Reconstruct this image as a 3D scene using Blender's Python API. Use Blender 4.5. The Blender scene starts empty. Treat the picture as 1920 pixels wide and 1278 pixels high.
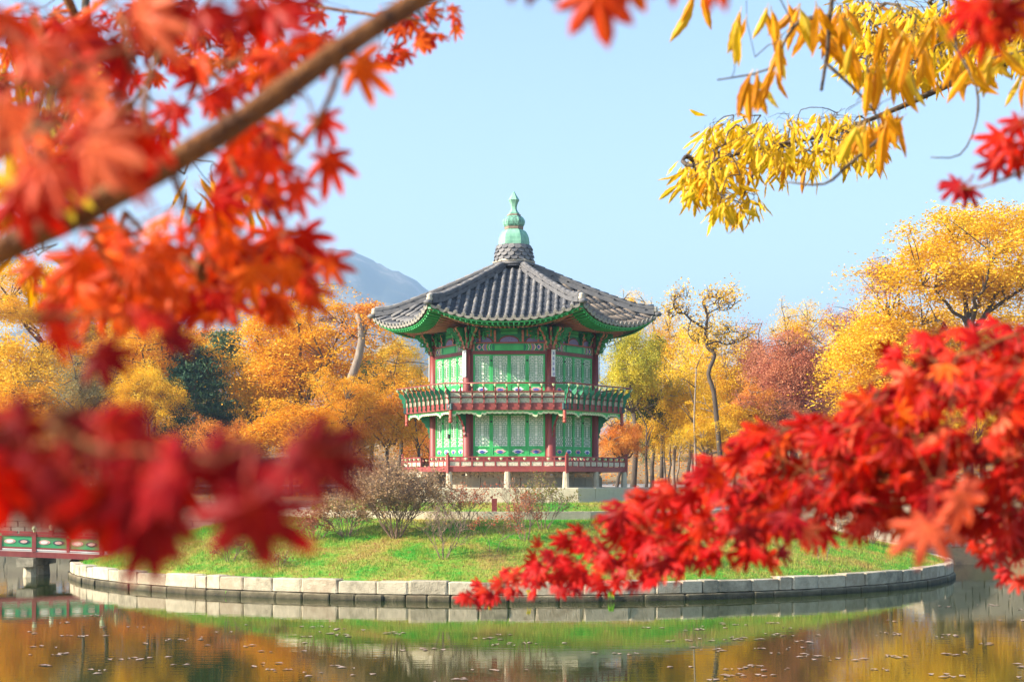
import bpy, bmesh, math, random
import numpy as np
from mathutils import Vector, Matrix, noise as mnoise

# ------------------------------------------------------------------ camera, world, sun, exposure
sc = bpy.context.scene
COL = sc.collection
FPX = 3002.0            # focal length in pixels of the 1920 wide photograph
CAMZ = 3.34             # eye height above the pond
cam_d = bpy.data.cameras.new("camera")
cam = bpy.data.objects.new("camera", cam_d)
COL.objects.link(cam)
cam.location = (0.0, -60.0, CAMZ)
cam.rotation_euler = (math.radians(90), 0, 0)
cam_d.sensor_width = 36.0
cam_d.lens = 36.0 * FPX / 1920.0
cam_d.shift_y = 261.0 / 1920.0
cam_d.clip_start = 0.05
cam_d.clip_end = 12000.0
cam_d.dof.use_dof = True
cam_d.dof.focus_distance = 48.0
cam_d.dof.aperture_fstop = 6.2
sc.camera = cam

SUN_AZ = math.radians(-72)     # from -Y (towards camera) turning to -X
SUN_EL = math.radians(30)
sunv = Vector((math.sin(SUN_AZ) * math.cos(SUN_EL), -math.cos(SUN_AZ) * math.cos(SUN_EL), math.sin(SUN_EL)))
w = bpy.data.worlds.new("World")
sc.world = w
w.use_nodes = True
nt = w.node_tree
sky = nt.nodes.new("ShaderNodeTexSky")
sky.sky_type = 'NISHITA'
sky.sun_disc = False
sky.sun_elevation = SUN_EL
sky.sun_rotation = math.atan2(sunv.x, sunv.y)
sky.air_density = 1.0
sky.dust_density = 1.2
sky.ozone_density = 1.2
bg = nt.nodes["Background"]
bg.inputs[1].default_value = 0.12
nt.links.new(sky.outputs[0], bg.inputs[0])

sun_d = bpy.data.lights.new("sun", 'SUN')
sun_d.energy = 5.0
sun_d.angle = math.radians(0.55)
sun_d.color = (1.0, 0.89, 0.73)
sun = bpy.data.objects.new("sun", sun_d)
sun.rotation_euler = (-sunv).to_track_quat('-Z', 'Y').to_euler()
sun.location = (-40, -40, 60)
COL.objects.link(sun)

sc.view_settings.view_transform = 'Standard'
sc.view_settings.look = 'None'
sc.view_settings.exposure = 1.4
sc.view_settings.gamma = 1.0
sc.view_settings.use_curve_mapping = False
sc.render.engine = 'CYCLES'
cy = sc.cycles
cy.max_bounces = 6
cy.diffuse_bounces = 3
cy.glossy_bounces = 3
cy.transmission_bounces = 4
cy.transparent_max_bounces = 8
cy.volume_bounces = 0
cy.use_denoising = True
cy.caustics_reflective = False
cy.caustics_refractive = False
cy.sample_clamp_indirect = 6.0

random.seed(7)
RNG = np.random.default_rng(7)

def P(px, py, d):
    """a point of the place seen at pixel (px,py) of the photograph, d metres in front of the camera"""
    return Vector(((px - 960.0) / FPX * d, -60.0 + d, CAMZ + (900.0 - py) / FPX * d))

# ------------------------------------------------------------------ materials
def _n(nt, t, **kw):
    n = nt.nodes.new(t)
    for k, v in kw.items():
        setattr(n, k, v)
    return n

def ramp(nt, cols, pos=None, interp='LINEAR'):
    r = _n(nt, "ShaderNodeValToRGB")
    cr = r.color_ramp
    cr.interpolation = interp
    n = len(cols)
    pos = pos or [i / max(1, n - 1) for i in range(n)]
    while len(cr.elements) < n:
        cr.elements.new(0.5)
    for e, c, p in zip(cr.elements, cols, pos):
        e.position = p
        e.color = (c[0], c[1], c[2], 1)
    return r

def pm(name, cols, rough=0.6, scale=6.0, bump=0.0, bscale=None, metal=0.0, rnd=0.0, spec=0.4, stretch=(1, 1, 1), detail=6.0, pos=None):
    """surface whose own colour wanders between cols with world-space noise (+ a shift per piece)"""
    m = bpy.data.materials.new(name)
    m.use_nodes = True
    nt = m.node_tree
    b = nt.nodes["Principled BSDF"]
    b.inputs["Roughness"].default_value = rough
    b.inputs["Metallic"].default_value = metal
    b.inputs["Specular IOR Level"].default_value = spec
    if len(cols) == 1:
        cols = [tuple(c * 0.82 for c in cols[0]), tuple(min(1, c * 1.14) for c in cols[0])]
    g = _n(nt, "ShaderNodeNewGeometry")
    mp = _n(nt, "ShaderNodeMapping")
    mp.inputs["Scale"].default_value = stretch
    nt.links.new(g.outputs["Position"], mp.inputs["Vector"])
    no = _n(nt, "ShaderNodeTexNoise")
    no.inputs["Scale"].default_value = scale
    no.inputs["Detail"].default_value = detail
    no.inputs["Roughness"].default_value = 0.65
    nt.links.new(mp.outputs[0], no.inputs["Vector"])
    fac = no.outputs["Fac"]
    cont = _n(nt, "ShaderNodeMapRange")
    cont.inputs[1].default_value = 0.3
    cont.inputs[2].default_value = 0.7
    nt.links.new(fac, cont.inputs[0])
    fac = cont.outputs[0]
    if rnd > 0:
        oi = _n(nt, "ShaderNodeObjectInfo")
        mx = _n(nt, "ShaderNodeMix")
        mx.inputs[0].default_value = rnd
        nt.links.new(fac, mx.inputs[2])
        nt.links.new(oi.outputs["Random"], mx.inputs[3])
        fac = mx.outputs[0]
    r = ramp(nt, cols, pos)
    nt.links.new(fac, r.inputs[0])
    nt.links.new(r.outputs[0], b.inputs["Base Color"])
    if bump > 0:
        n2 = _n(nt, "ShaderNodeTexNoise")
        n2.inputs["Scale"].default_value = bscale or scale * 4
        n2.inputs["Detail"].default_value = 5
        nt.links.new(g.outputs["Position"], n2.inputs["Vector"])
        bp = _n(nt, "ShaderNodeBump")
        bp.inputs["Strength"].default_value = bump
        bp.inputs["Distance"].default_value = 0.03
        nt.links.new(n2.outputs["Fac"], bp.inputs["Height"])
        nt.links.new(bp.outputs[0], b.inputs["Normal"])
    return m

def leafmat(name, cols, attr=True, trans=0.4, rough=0.55, spec=0.25, tint=1.25, pos=None, vein=False):
    m = bpy.data.materials.new(name)
    m.use_nodes = True
    nt = m.node_tree
    b = nt.nodes["Principled BSDF"]
    out = nt.nodes["Material Output"]
    b.inputs["Roughness"].default_value = rough
    b.inputs["Specular IOR Level"].default_value = spec
    if attr:
        a = _n(nt, "ShaderNodeAttribute", attribute_name="rnd")
        f = a.outputs["Fac"]
    else:
        a = _n(nt, "ShaderNodeObjectInfo")
        f = a.outputs["Random"]
        g = _n(nt, "ShaderNodeNewGeometry")
        no = _n(nt, "ShaderNodeTexNoise")
        no.inputs["Scale"].default_value = 55.0
        no.inputs["Detail"].default_value = 3.0
        nt.links.new(g.outputs["Position"], no.inputs["Vector"])
        mx = _n(nt, "ShaderNodeMix")
        mx.inputs[0].default_value = 0.25
        nt.links.new(f, mx.inputs[2])
        nt.links.new(no.outputs["Fac"], mx.inputs[3])
        f = mx.outputs[0]
    if attr:
        g = _n(nt, "ShaderNodeNewGeometry")
        no = _n(nt, "ShaderNodeTexNoise")
        no.inputs["Scale"].default_value = .55
        no.inputs["Detail"].default_value = 3.0
        nt.links.new(g.outputs["Position"], no.inputs["Vector"])
        mr = _n(nt, "ShaderNodeMapRange")
        mr.inputs[1].default_value = .3
        mr.inputs[2].default_value = .7
        nt.links.new(no.outputs["Fac"], mr.inputs[0])
        mx = _n(nt, "ShaderNodeMix")
        mx.inputs[0].default_value = .4
        nt.links.new(f, mx.inputs[2])
        nt.links.new(mr.outputs[0], mx.inputs[3])
        f = mx.outputs[0]
    r = ramp(nt, cols, pos)
    nt.links.new(f, r.inputs[0])
    col = r.outputs[0]
    if vein:
        va = _n(nt, "ShaderNodeAttribute", attribute_name="rib")
        vr = ramp(nt, [(0, 0, 0), (0, 0, 0), (1, 1, 1)], [0, .80, .97])
        nt.links.new(va.outputs["Fac"], vr.inputs[0])
        lt = _n(nt, "ShaderNodeHueSaturation")
        lt.inputs["Value"].default_value = 1.45
        lt.inputs["Hue"].default_value = .51
        nt.links.new(col, lt.inputs["Color"])
        vm = _n(nt, "ShaderNodeMix", data_type='RGBA')
        nt.links.new(vr.outputs[0], vm.inputs[0])
        nt.links.new(col, vm.inputs[6])
        nt.links.new(lt.outputs[0], vm.inputs[7])
        # dry brown blotches that start at the margins
        n2 = _n(nt, "ShaderNodeTexNoise")
        n2.inputs["Scale"].default_value = 120.0
        nt.links.new(g.outputs["Position"], n2.inputs["Vector"])
        ad = _n(nt, "ShaderNodeMath", operation='MULTIPLY_ADD')
        ad.inputs[1].default_value = -.22
        nt.links.new(va.outputs["Fac"], ad.inputs[0])
        nt.links.new(n2.outputs["Fac"], ad.inputs[2])
        br = ramp(nt, [(0, 0, 0), (.75, .75, .75)], [.60, .68])
        nt.links.new(ad.outputs[0], br.inputs[0])
        dk = _n(nt, "ShaderNodeHueSaturation")
        dk.inputs["Value"].default_value = .42
        nt.links.new(vm.outputs[2], dk.inputs["Color"])
        v2 = _n(nt, "ShaderNodeMix", data_type='RGBA')
        nt.links.new(br.outputs[0], v2.inputs[0])
        nt.links.new(vm.outputs[2], v2.inputs[6])
        nt.links.new(dk.outputs[0], v2.inputs[7])
        col = v2.outputs[2]
    nt.links.new(col, b.inputs["Base Color"])
    t = _n(nt, "ShaderNodeBsdfTranslucent")
    hs = _n(nt, "ShaderNodeHueSaturation")
    hs.inputs["Value"].default_value = tint
    hs.inputs["Saturation"].default_value = 1.05
    nt.links.new(col, hs.inputs["Color"])
    nt.links.new(hs.outputs[0], t.inputs["Color"])
    ms = _n(nt, "ShaderNodeMixShader")
    ms.inputs[0].default_value = trans
    nt.links.new(b.outputs[0], ms.inputs[1])
    nt.links.new(t.outputs[0], ms.inputs[2])
    nt.links.new(ms.outputs[0], out.inputs["Surface"])
    return m

M = {}
M['green'] = pm('bright green paint', [(.035, .30, .08), (.055, .46, .13), (.09, .54, .18)], .5, 3.0, rnd=.25, stretch=(1, 1, .4))
M['green2'] = pm('mid green paint', [(.03, .24, .085), (.06, .38, .15)], .5, 4.0, rnd=.3)
M['dgreen'] = pm('dark green paint', [(.012, .14, .07), (.03, .28, .145)], .55, 5.0)
M['pale'] = pm('pale green valance paint', [(.46, .58, .30), (.68, .74, .48)], .6, 4.0)
M['red'] = pm('brown red column paint', [(.12, .022, .020), (.22, .042, .037), (.27, .062, .05)], .5, 2.0, stretch=(1, 1, .3))
M['red2'] = pm('red railing paint', [(.20, .036, .032), (.30, .062, .052)], .5, 3.0)
M['redl'] = pm('bright red trim paint', [(.40, .07, .05), (.48, .10, .06)], .5, 4.0)
M['salmon'] = pm('salmon edge paint', [(.46, .15, .11), (.60, .25, .18)], .55, 4.0)
M['cream'] = pm('cream paper', [(.74, .74, .62), (.86, .86, .76)], .7, 6.0)
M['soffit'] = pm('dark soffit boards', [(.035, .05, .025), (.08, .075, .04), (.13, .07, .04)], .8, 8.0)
M['panelw'] = pm('pale patterned panel paint', [(.20, .24, .12), (.52, .46, .35), (.64, .54, .44)], .6, 16.0, pos=[.1, .45, 1])
M['white'] = pm('white paint', [(.72, .72, .70), (.84, .83, .80)], .6, 6.0)
M['blue'] = pm('blue paint', [(.05, .08, .30), (.09, .14, .42)], .6, 9.0)
M['purple'] = pm('violet floral paint', [(.10, .07, .26), (.26, .22, .44), (.12, .09, .30)], .6, 26.0)
M['orange'] = pm('orange paint', [(.62, .24, .05), (.72, .32, .08)], .6, 9.0)
M['pink'] = pm('pink paint', [(.62, .34, .30), (.72, .46, .40)], .6, 9.0)
M['black'] = pm('black iron', [(.015, .015, .015), (.03, .03, .03)], .5, 9.0)
M['teal'] = pm('dark teal paint', [(.03, .07, .08), (.05, .11, .11)], .5, 9.0)
M['copper'] = pm('green copper patina', [(.10, .28, .19), (.22, .47, .33), (.31, .56, .40)], .55, 2.2, stretch=(2.2, 2.2, .5), bump=.15)
M['copperb'] = pm('brown copper', [(.20, .15, .11), (.33, .24, .18)], .6, 5.0)
M['copperd'] = pm('streaked dark copper', [(.05, .10, .08), (.20, .46, .33), (.30, .58, .42)], .55, 6.0, stretch=(3, 3, .35), pos=[.2, .6, 1])
M['tile'] = pm('grey roof tile', [(.06, .062, .07), (.142, .14, .144), (.25, .232, .21)], .62, 5.0, bump=.25, rnd=.5)
M['tileb'] = pm('brown roof tile', [(.09, .078, .066), (.19, .15, .115), (.34, .26, .19)], .65, 5.0, bump=.25, rnd=.5)  # browner variant of the grey tile, for cover tiles of the right face
M['tileflat'] = pm('dark grey flat tile', [(.045, .050, .062), (.10, .103, .115)], .65, 7.0, bump=.25)
M['tilelite'] = pm('pale tile end', [(.20, .185, .16), (.36, .33, .28)], .7, 9.0)
M['tilew'] = pm('lime mortar white', [(.38, .33, .26), (.58, .52, .42)], .7, 9.0)
M['stone'] = pm('cut granite', [(.10, .09, .065), (.34, .295, .205), (.56, .49, .35), (.36, .285, .19), (.50, .44, .32)], .85, 3.2, bump=1.0, bscale=26, rnd=.62, detail=10)
M['stonep'] = pm('pale granite platform', [(.36, .30, .205), (.53, .465, .335), (.43, .35, .24)], .85, 2.4, bump=.6, bscale=24, rnd=.45)
M['stoneb'] = pm('beige wall stone', [(.20, .165, .115), (.36, .31, .22), (.28, .25, .19)], .85, 2.0, bump=.5, bscale=22, rnd=.55)
M['bark'] = pm('grey brown bark', [(.045, .032, .024), (.12, .09, .065)], .85, 7.0, bump=.7, bscale=24, stretch=(1, 1, .25))
M['barkl'] = pm('pale bark', [(.17, .13, .10), (.33, .27, .21)], .85, 5.0, bump=.5, bscale=20, stretch=(1, 1, .3))
M['barkr'] = pm('maple branch bark', [(.05, .018, .006), (.17, .055, .010), (.30, .11, .022), (.20, .10, .04)], .75, 26.0, bump=.9, bscale=110, detail=10)
M['twig'] = pm('dry shrub twig', [(.14, .09, .065), (.32, .22, .16)], .85, 9.0)
M['pathm'] = pm('pale earth path', [(.50, .45, .38), (.62, .57, .50)], .9, 1.5, bump=.2)
M['litterm'] = pm('earth with leaf litter', [(.16, .10, .055), (.30, .19, .09), (.22, .17, .08), (.36, .22, .09)], .95, 1.2, bump=.4, detail=10)

# ------------------------------------------------------------------ mesh helpers
class MB:
    def __init__(s):
        s.v, s.f, s.m = [], [], []
    def add(s, v, f, mi=0):
        o = len(s.v)
        s.v += [tuple(p) for p in v]
        s.f += [tuple(i + o for i in q) for q in f]
        s.m += [mi] * len(f)
        return s
    def box(s, x0, x1, y0, y1, z0, z1, mi=0, M_=None):
        v = [Vector(p) for p in ((x0, y0, z0), (x1, y0, z0), (x1, y1, z0), (x0, y1, z0), (x0, y0, z1), (x1, y0, z1), (x1, y1, z1), (x0, y1, z1))]
        if M_ is not None:
            v = [M_ @ p for p in v]
        return s.add(v, [(0, 3, 2, 1), (4, 5, 6, 7), (0, 1, 5, 4), (1, 2, 6, 5), (2, 3, 7, 6), (3, 0, 4, 7)], mi)
    def beam(s, a, b, wx, wz, mi=0, up=(0, 0, 1)):
        a, b = Vector(a), Vector(b)
        d = (b - a)
        L = d.length
        d.normalize()
        x = d.cross(Vector(up)).normalized()
        z = x.cross(d)
        m = Matrix((x, d, z)).transposed().to_4x4()
        m.translation = a
        return s.box(-wx / 2, wx / 2, 0, L, -wz / 2, wz / 2, mi, m)
    def tube(s, pts, rad, n=6, mi=0, cap=True):
        pts = [Vector(p) for p in pts]
        k = len(pts)
        if not hasattr(rad, '__len__'):
            rad = [rad] * k
        o = len(s.v)
        ref = None
        for i, p in enumerate(pts):
            t = (pts[min(i + 1, k - 1)] - pts[max(i - 1, 0)])
            if t.length < 1e-9:
                t = Vector((0, 0, 1))
            t.normalize()
            if ref is None:
                ref = t.orthogonal().normalized()
            ref = (ref - t * ref.dot(t))
            if ref.length < 1e-6:
                ref = t.orthogonal()
            ref.normalize()
            bi = t.cross(ref)
            for j in range(n):
                a = 2 * math.pi * j / n
                s.v.append(tuple(p + (ref * math.cos(a) + bi * math.sin(a)) * rad[i]))
        for i in range(k - 1):
            for j in range(n):
                j2 = (j + 1) % n
                s.f.append((o + i * n + j, o + i * n + j2, o + (i + 1) * n + j2, o + (i + 1) * n + j))
                s.m.append(mi)
        if cap:
            s.f.append(tuple(o + j for j in reversed(range(n))))
            s.f.append(tuple(o + (k - 1) * n + j for j in range(n)))
            s.m += [mi, mi]
        return s
    def lathe(s, prof, n=12, c=(0, 0), mi=0, a0=0.0):
        o = len(s.v)
        k = len(prof)
        for r, z in prof:
            for j in range(n):
                a = a0 + 2 * math.pi * j / n
                s.v.append((c[0] + r * math.cos(a), c[1] + r * math.sin(a), z))
        for i in range(k - 1):
            for j in range(n):
                j2 = (j + 1) % n
                s.f.append((o + i * n + j, o + i * n + j2, o + (i + 1) * n + j2, o + (i + 1) * n + j))
                s.m.append(mi)
        s.f.append(tuple(o + j for j in reversed(range(n))))
        s.f.append(tuple(o + (k - 1) * n + j for j in range(n)))
        s.m += [mi, mi]
        return s
    def plate(s, poly, t, M_=None, mside=0, medge=0):
        """extrude a 2D polygon (x,z) by thickness t along y; faces mside, rim medge"""
        n = len(poly)
        v = [Vector((x, -t / 2, z)) for x, z in poly] + [Vector((x, t / 2, z)) for x, z in poly]
        if M_ is not None:
            v = [M_ @ p for p in v]
        o = len(s.v)
        s.v += [tuple(p) for p in v]
        s.f += [tuple(o + i for i in range(n)), tuple(o + n + i for i in reversed(range(n)))]
        s.m += [mside, mside]
        for i in range(n):
            j = (i + 1) % n
            s.f.append((o + j, o + i, o + n + i, o + n + j))
            s.m.append(medge)
        return s
    def mesh(s, name, mats, smooth=False, dz=0.0):
        me = bpy.data.meshes.new(name)
        v = s.v if dz == 0 else [(p[0], p[1], p[2] + dz) for p in s.v]
        me.from_pydata(v, [], s.f)
        for m in (mats if isinstance(mats, (list, tuple)) else [mats]):
            me.materials.append(m)
        if isinstance(mats, (list, tuple)) and len(mats) > 1:
            me.polygons.foreach_set("material_index", s.m)
        if smooth:
            me.polygons.foreach_set("use_smooth", [True] * len(me.polygons))
        me.update()
        return me
    def obj(s, name, mats, parent=None, smooth=False, dz=0.0):
        return link(name, s.mesh(name, mats, smooth, dz), parent)

def link(name, me, parent=None, loc=None, rz=None, mtx=None, scale=None):
    o = bpy.data.objects.new(name, me)
    COL.objects.link(o)
    if parent is not None:
        o.parent = parent
    if loc is not None:
        o.location = loc
    if rz is not None:
        o.rotation_euler = (0, 0, rz)
    if scale is not None:
        o.scale = scale
    if mtx is not None:
        o.matrix_basis = mtx
    return o

def empty(name, loc=(0, 0, 0), rz=0.0):
    o = bpy.data.objects.new(name, None)
    o.empty_display_size = 0.3
    COL.objects.link(o)
    o.location = loc
    o.rotation_euler = (0, 0, rz)
    return o

def tag(o, label=None, cat=None, group=None, kind=None):
    if label: o["label"] = label
    if cat: o["category"] = cat
    if group: o["group"] = group
    if kind: o["kind"] = kind
    return o

def copy_tree(o, parent, rot=None):
    c = o.copy()
    COL.objects.link(c)
    c.parent = parent
    if rot is not None:
        c.matrix_basis = rot @ o.matrix_basis
    for ch in list(o.children):
        copy_tree(ch, c)
    return c

HEX = [Matrix.Rotation(math.radians(60 * k), 4, 'Z') for k in range(6)]
def around(o, ks=(1, 2, 3, 4, 5)):
    return [copy_tree(o, o.parent, HEX[k]) for k in ks]

def npmesh(name, verts, quads=None, tris=None, mat=None, rnd=None):
    """fast mesh from numpy arrays (all quads or all tris), optional per-vertex attribute rnd"""
    me = bpy.data.meshes.new(name)
    f = quads if quads is not None else tris
    k = f.shape[1]
    nf = f.shape[0]
    me.vertices.add(len(verts))
    me.vertices.foreach_set("co", np.ascontiguousarray(verts, dtype=np.float32).ravel())
    me.loops.add(nf * k)
    me.loops.foreach_set("vertex_index", np.ascontiguousarray(f, dtype=np.int32).ravel())
    me.polygons.add(nf)
    me.polygons.foreach_set("loop_start", np.arange(0, nf * k, k, dtype=np.int32))
    me.polygons.foreach_set("loop_total", np.full(nf, k, dtype=np.int32))
    if mat is not None:
        me.materials.append(mat)
    if rnd is not None:
        a = me.attributes.new("rnd", 'FLOAT', 'POINT')
        a.data.foreach_set("value", np.ascontiguousarray(rnd, dtype=np.float32))
    me.update(calc_edges=True)
    return me

def in_poly(x, y, poly):
    c = False
    n = len(poly)
    j = n - 1
    for i in range(n):
        xi, yi = poly[i]
        xj, yj = poly[j]
        if (yi > y) != (yj > y) and x < (xj - xi) * (y - yi) / (yj - yi) + xi:
            c = not c
        j = i
    return c

def stone_mesh(name, seed, mat, bev=0.04):
    """a unit block with worn edges and uneven faces (1 x 1 x 1, centred)"""
    r = random.Random(seed)
    bm = bmesh.new()
    bmesh.ops.create_cube(bm, size=1.0)
    bmesh.ops.bevel(bm, geom=list(bm.edges), offset=bev, segments=1, affect='EDGES')
    for v in bm.verts:
        v.co += Vector((r.uniform(-1, 1), r.uniform(-1, 1), r.uniform(-1, 1))) * bev * 0.35
    me = bpy.data.meshes.new(name)
    bm.to_mesh(me)
    bm.free()
    me.materials.append(mat)
    return me

# ------------------------------------------------------------------ the setting: ground, pond, island
def in_pond(x, y, e=0.0):
    if -60 - e < x < 60 + e and -57.0 - e < y < 4.0 + e:
        return True
    return -60 - e < x < 17.2 + e and 0 < y < 27.0 + e

def gz(x, y):
    z = 2.2 if y > -20 else 1.7
    if y > 27:
        z += min(y - 27, 110) * 0.062
    elif y > 4 and x > 17:
        z += min((y - 4) * 0.03, 1.0)
    z += 0.25 * mnoise.noise(Vector((x * .06, y * .06, 0)))
    return z

def build_ground():
    xs = np.concatenate([[-4900, -2400, -1200, -600, -300, -200, -160], np.arange(-130, 131, 2.0), [160, 200, 300, 600, 1200, 2400, 4900]])
    ys = np.concatenate([[-190, -120, -90, -75, -68, -64, -61, -59.5, -58.2], np.arange(-56.5, 150, 1.75), [160, 180, 220, 300, 600, 1200, 2400, 4900]])
    nx, ny = len(xs), len(ys)
    v = []
    for y in ys:
        for x in xs:
            v.append((x, y, -1.3 if in_pond(x, y, .55) else gz(x, y)))
    q = [(j * nx + i, j * nx + i + 1, (j + 1) * nx + i + 1, (j + 1) * nx + i) for j in range(ny - 1) for i in range(nx - 1)]
    me = npmesh("ground", np.array(v), quads=np.array(q), mat=M['litterm'])
    o = link("ground", me)
    tag(o, kind="structure")
build_ground()

def build_water():
    m = bpy.data.materials.new("pond water")
    m.use_nodes = True
    nt = m.node_tree
    b = nt.nodes["Principled BSDF"]
    b.inputs["Base Color"].default_value = (.022, .032, .004, 1)
    b.inputs["Roughness"].default_value = 0.015
    b.inputs["IOR"].default_value = 1.33
    b.inputs["Specular IOR Level"].default_value = 0.5
    g = _n(nt, "ShaderNodeNewGeometry")
    mp = _n(nt, "ShaderNodeMapping")
    mp.inputs["Scale"].default_value = (.55, 2.6, 1)
    nt.links.new(g.outputs["Position"], mp.inputs["Vector"])
    n1 = _n(nt, "ShaderNodeTexNoise")
    n1.inputs["Scale"].default_value = 1.9
    n1.inputs["Detail"].default_value = 3
    n2 = _n(nt, "ShaderNodeTexNoise")
    n2.inputs["Scale"].default_value = .22
    n2.inputs["Detail"].default_value = 2
    nt.links.new(mp.outputs[0], n1.inputs["Vector"])
    nt.links.new(mp.outputs[0], n2.inputs["Vector"])
    mu = _n(nt, "ShaderNodeMath", operation='MULTIPLY')
    nt.links.new(n1.outputs["Fac"], mu.inputs[0])
    nt.links.new(n2.outputs["Fac"], mu.inputs[1])
    bp = _n(nt, "ShaderNodeBump")
    bp.inputs["Strength"].default_value = .055
    bp.inputs["Distance"].default_value = .05
    nt.links.new(mu.outputs[0], bp.inputs["Height"])
    nt.links.new(bp.outputs[0], b.inputs["Normal"])
    mb = MB()
    mb.add([(-60.6, -57.6, 0), (60.6, -57.6, 0), (60.6, 4.5, 0), (-60.6, 4.5, 0)], [(0, 1, 2, 3)])
    mb.add([(-60.6, 4.5, 0), (17.6, 4.5, 0), (17.6, 27.5, 0), (-60.6, 27.5, 0)], [(0, 1, 2, 3)])
    o = mb.obj("water", m)
    tag(o, kind="structure")
build_water()

IR = 15.95
def island_z(r, x=0, y=0):
    if r < 6.9:
        z = 2.52
    elif r < 7.5:
        z = 2.52 - (r - 6.9) / .6 * .24
    elif r < 8.7:
        z = 2.28
    else:
        t = (r - 8.7) / (IR - .3 - 8.7)
        t = min(max(t, 0), 1)
        z = 2.10 - (2.10 - .50) * (t ** 1.15)
    if 8.9 < r < IR - .5:
        z += .10 * mnoise.noise(Vector((x * .35, y * .35, 3)))
    return z

def grass_material(blade):
    m = bpy.data.materials.new("grass blade" if blade else "lawn")
    m.use_nodes = True
    nt = m.node_tree
    b = nt.nodes["Principled BSDF"]
    b.inputs["Roughness"].default_value = .8
    b.inputs["Specular IOR Level"].default_value = .15
    g = _n(nt, "ShaderNodeNewGeometry")
    n1 = _n(nt, "ShaderNodeTexNoise")
    n1.inputs["Scale"].default_value = .42
    n1.inputs["Detail"].default_value = 6
    n1.inputs["Roughness"].default_value = .7
    nt.links.new(g.outputs["Position"], n1.inputs["Vector"])
    r = ramp(nt, [(.34, .23, .08), (.34, .29, .07), (.22, .31, .045), (.07, .30, .03)], [.31, .41, .51, .615])
    n2 = _n(nt, "ShaderNodeTexNoise")
    n2.inputs["Scale"].default_value = 7.0
    n2.inputs["Detail"].default_value = 6
    nt.links.new(g.outputs["Position"], n2.inputs["Vector"])
    ad = _n(nt, "ShaderNodeMath", operation='MULTIPLY_ADD')
    ad.inputs[1].default_value = .34
    nt.links.new(n2.outputs["Fac"], ad.inputs[0])
    sb = _n(nt, "ShaderNodeMath", operation='SUBTRACT')
    sb.inputs[1].default_value = .17
    nt.links.new(n1.outputs["Fac"], sb.inputs[0])
    nt.links.new(sb.outputs[0], ad.inputs[2])
    nt.links.new(ad.outputs[0], r.inputs[0])
    if blade:
        a = _n(nt, "ShaderNodeAttribute", attribute_name="rnd")
        hs = _n(nt, "ShaderNodeHueSaturation")
        mr = _n(nt, "ShaderNodeMapRange")
        mr.inputs[3].default_value = .75
        mr.inputs[4].default_value = 1.6
        nt.links.new(a.outputs["Fac"], mr.inputs[0])
        nt.links.new(mr.outputs[0], hs.inputs["Value"])
        nt.links.new(r.outputs[0], hs.inputs["Color"])
        nt.links.new(hs.outputs[0], b.inputs["Base Color"])
        t = _n(nt, "ShaderNodeBsdfTranslucent")
        nt.links.new(hs.outputs[0], t.inputs["Color"])
        ms = _n(nt, "ShaderNodeMixShader")
        ms.inputs[0].default_value = .35
        nt.links.new(b.outputs[0], ms.inputs[1])
        nt.links.new(t.outputs[0], ms.inputs[2])
        nt.links.new(ms.outputs[0], nt.nodes["Material Output"].inputs["Surface"])
    else:
        nt.links.new(r.outputs[0], b.inputs["Base Color"])
        bp = _n(nt, "ShaderNodeBump")
        bp.inputs["Strength"].default_value = .6
        bp.inputs["Distance"].default_value = .05
        n3 = _n(nt, "ShaderNodeTexNoise")
        n3.inputs["Scale"].default_value = 14.0
        n3.inputs["Detail"].default_value = 8
        nt.links.new(g.outputs["Position"], n3.inputs["Vector"])
        nt.links.new(n3.outputs["Fac"], bp.inputs["Height"])
        nt.links.new(bp.outputs[0], b.inputs["Normal"])
    return m
M['lawn'] = grass_material(False)
M['blade'] = grass_material(True)

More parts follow.
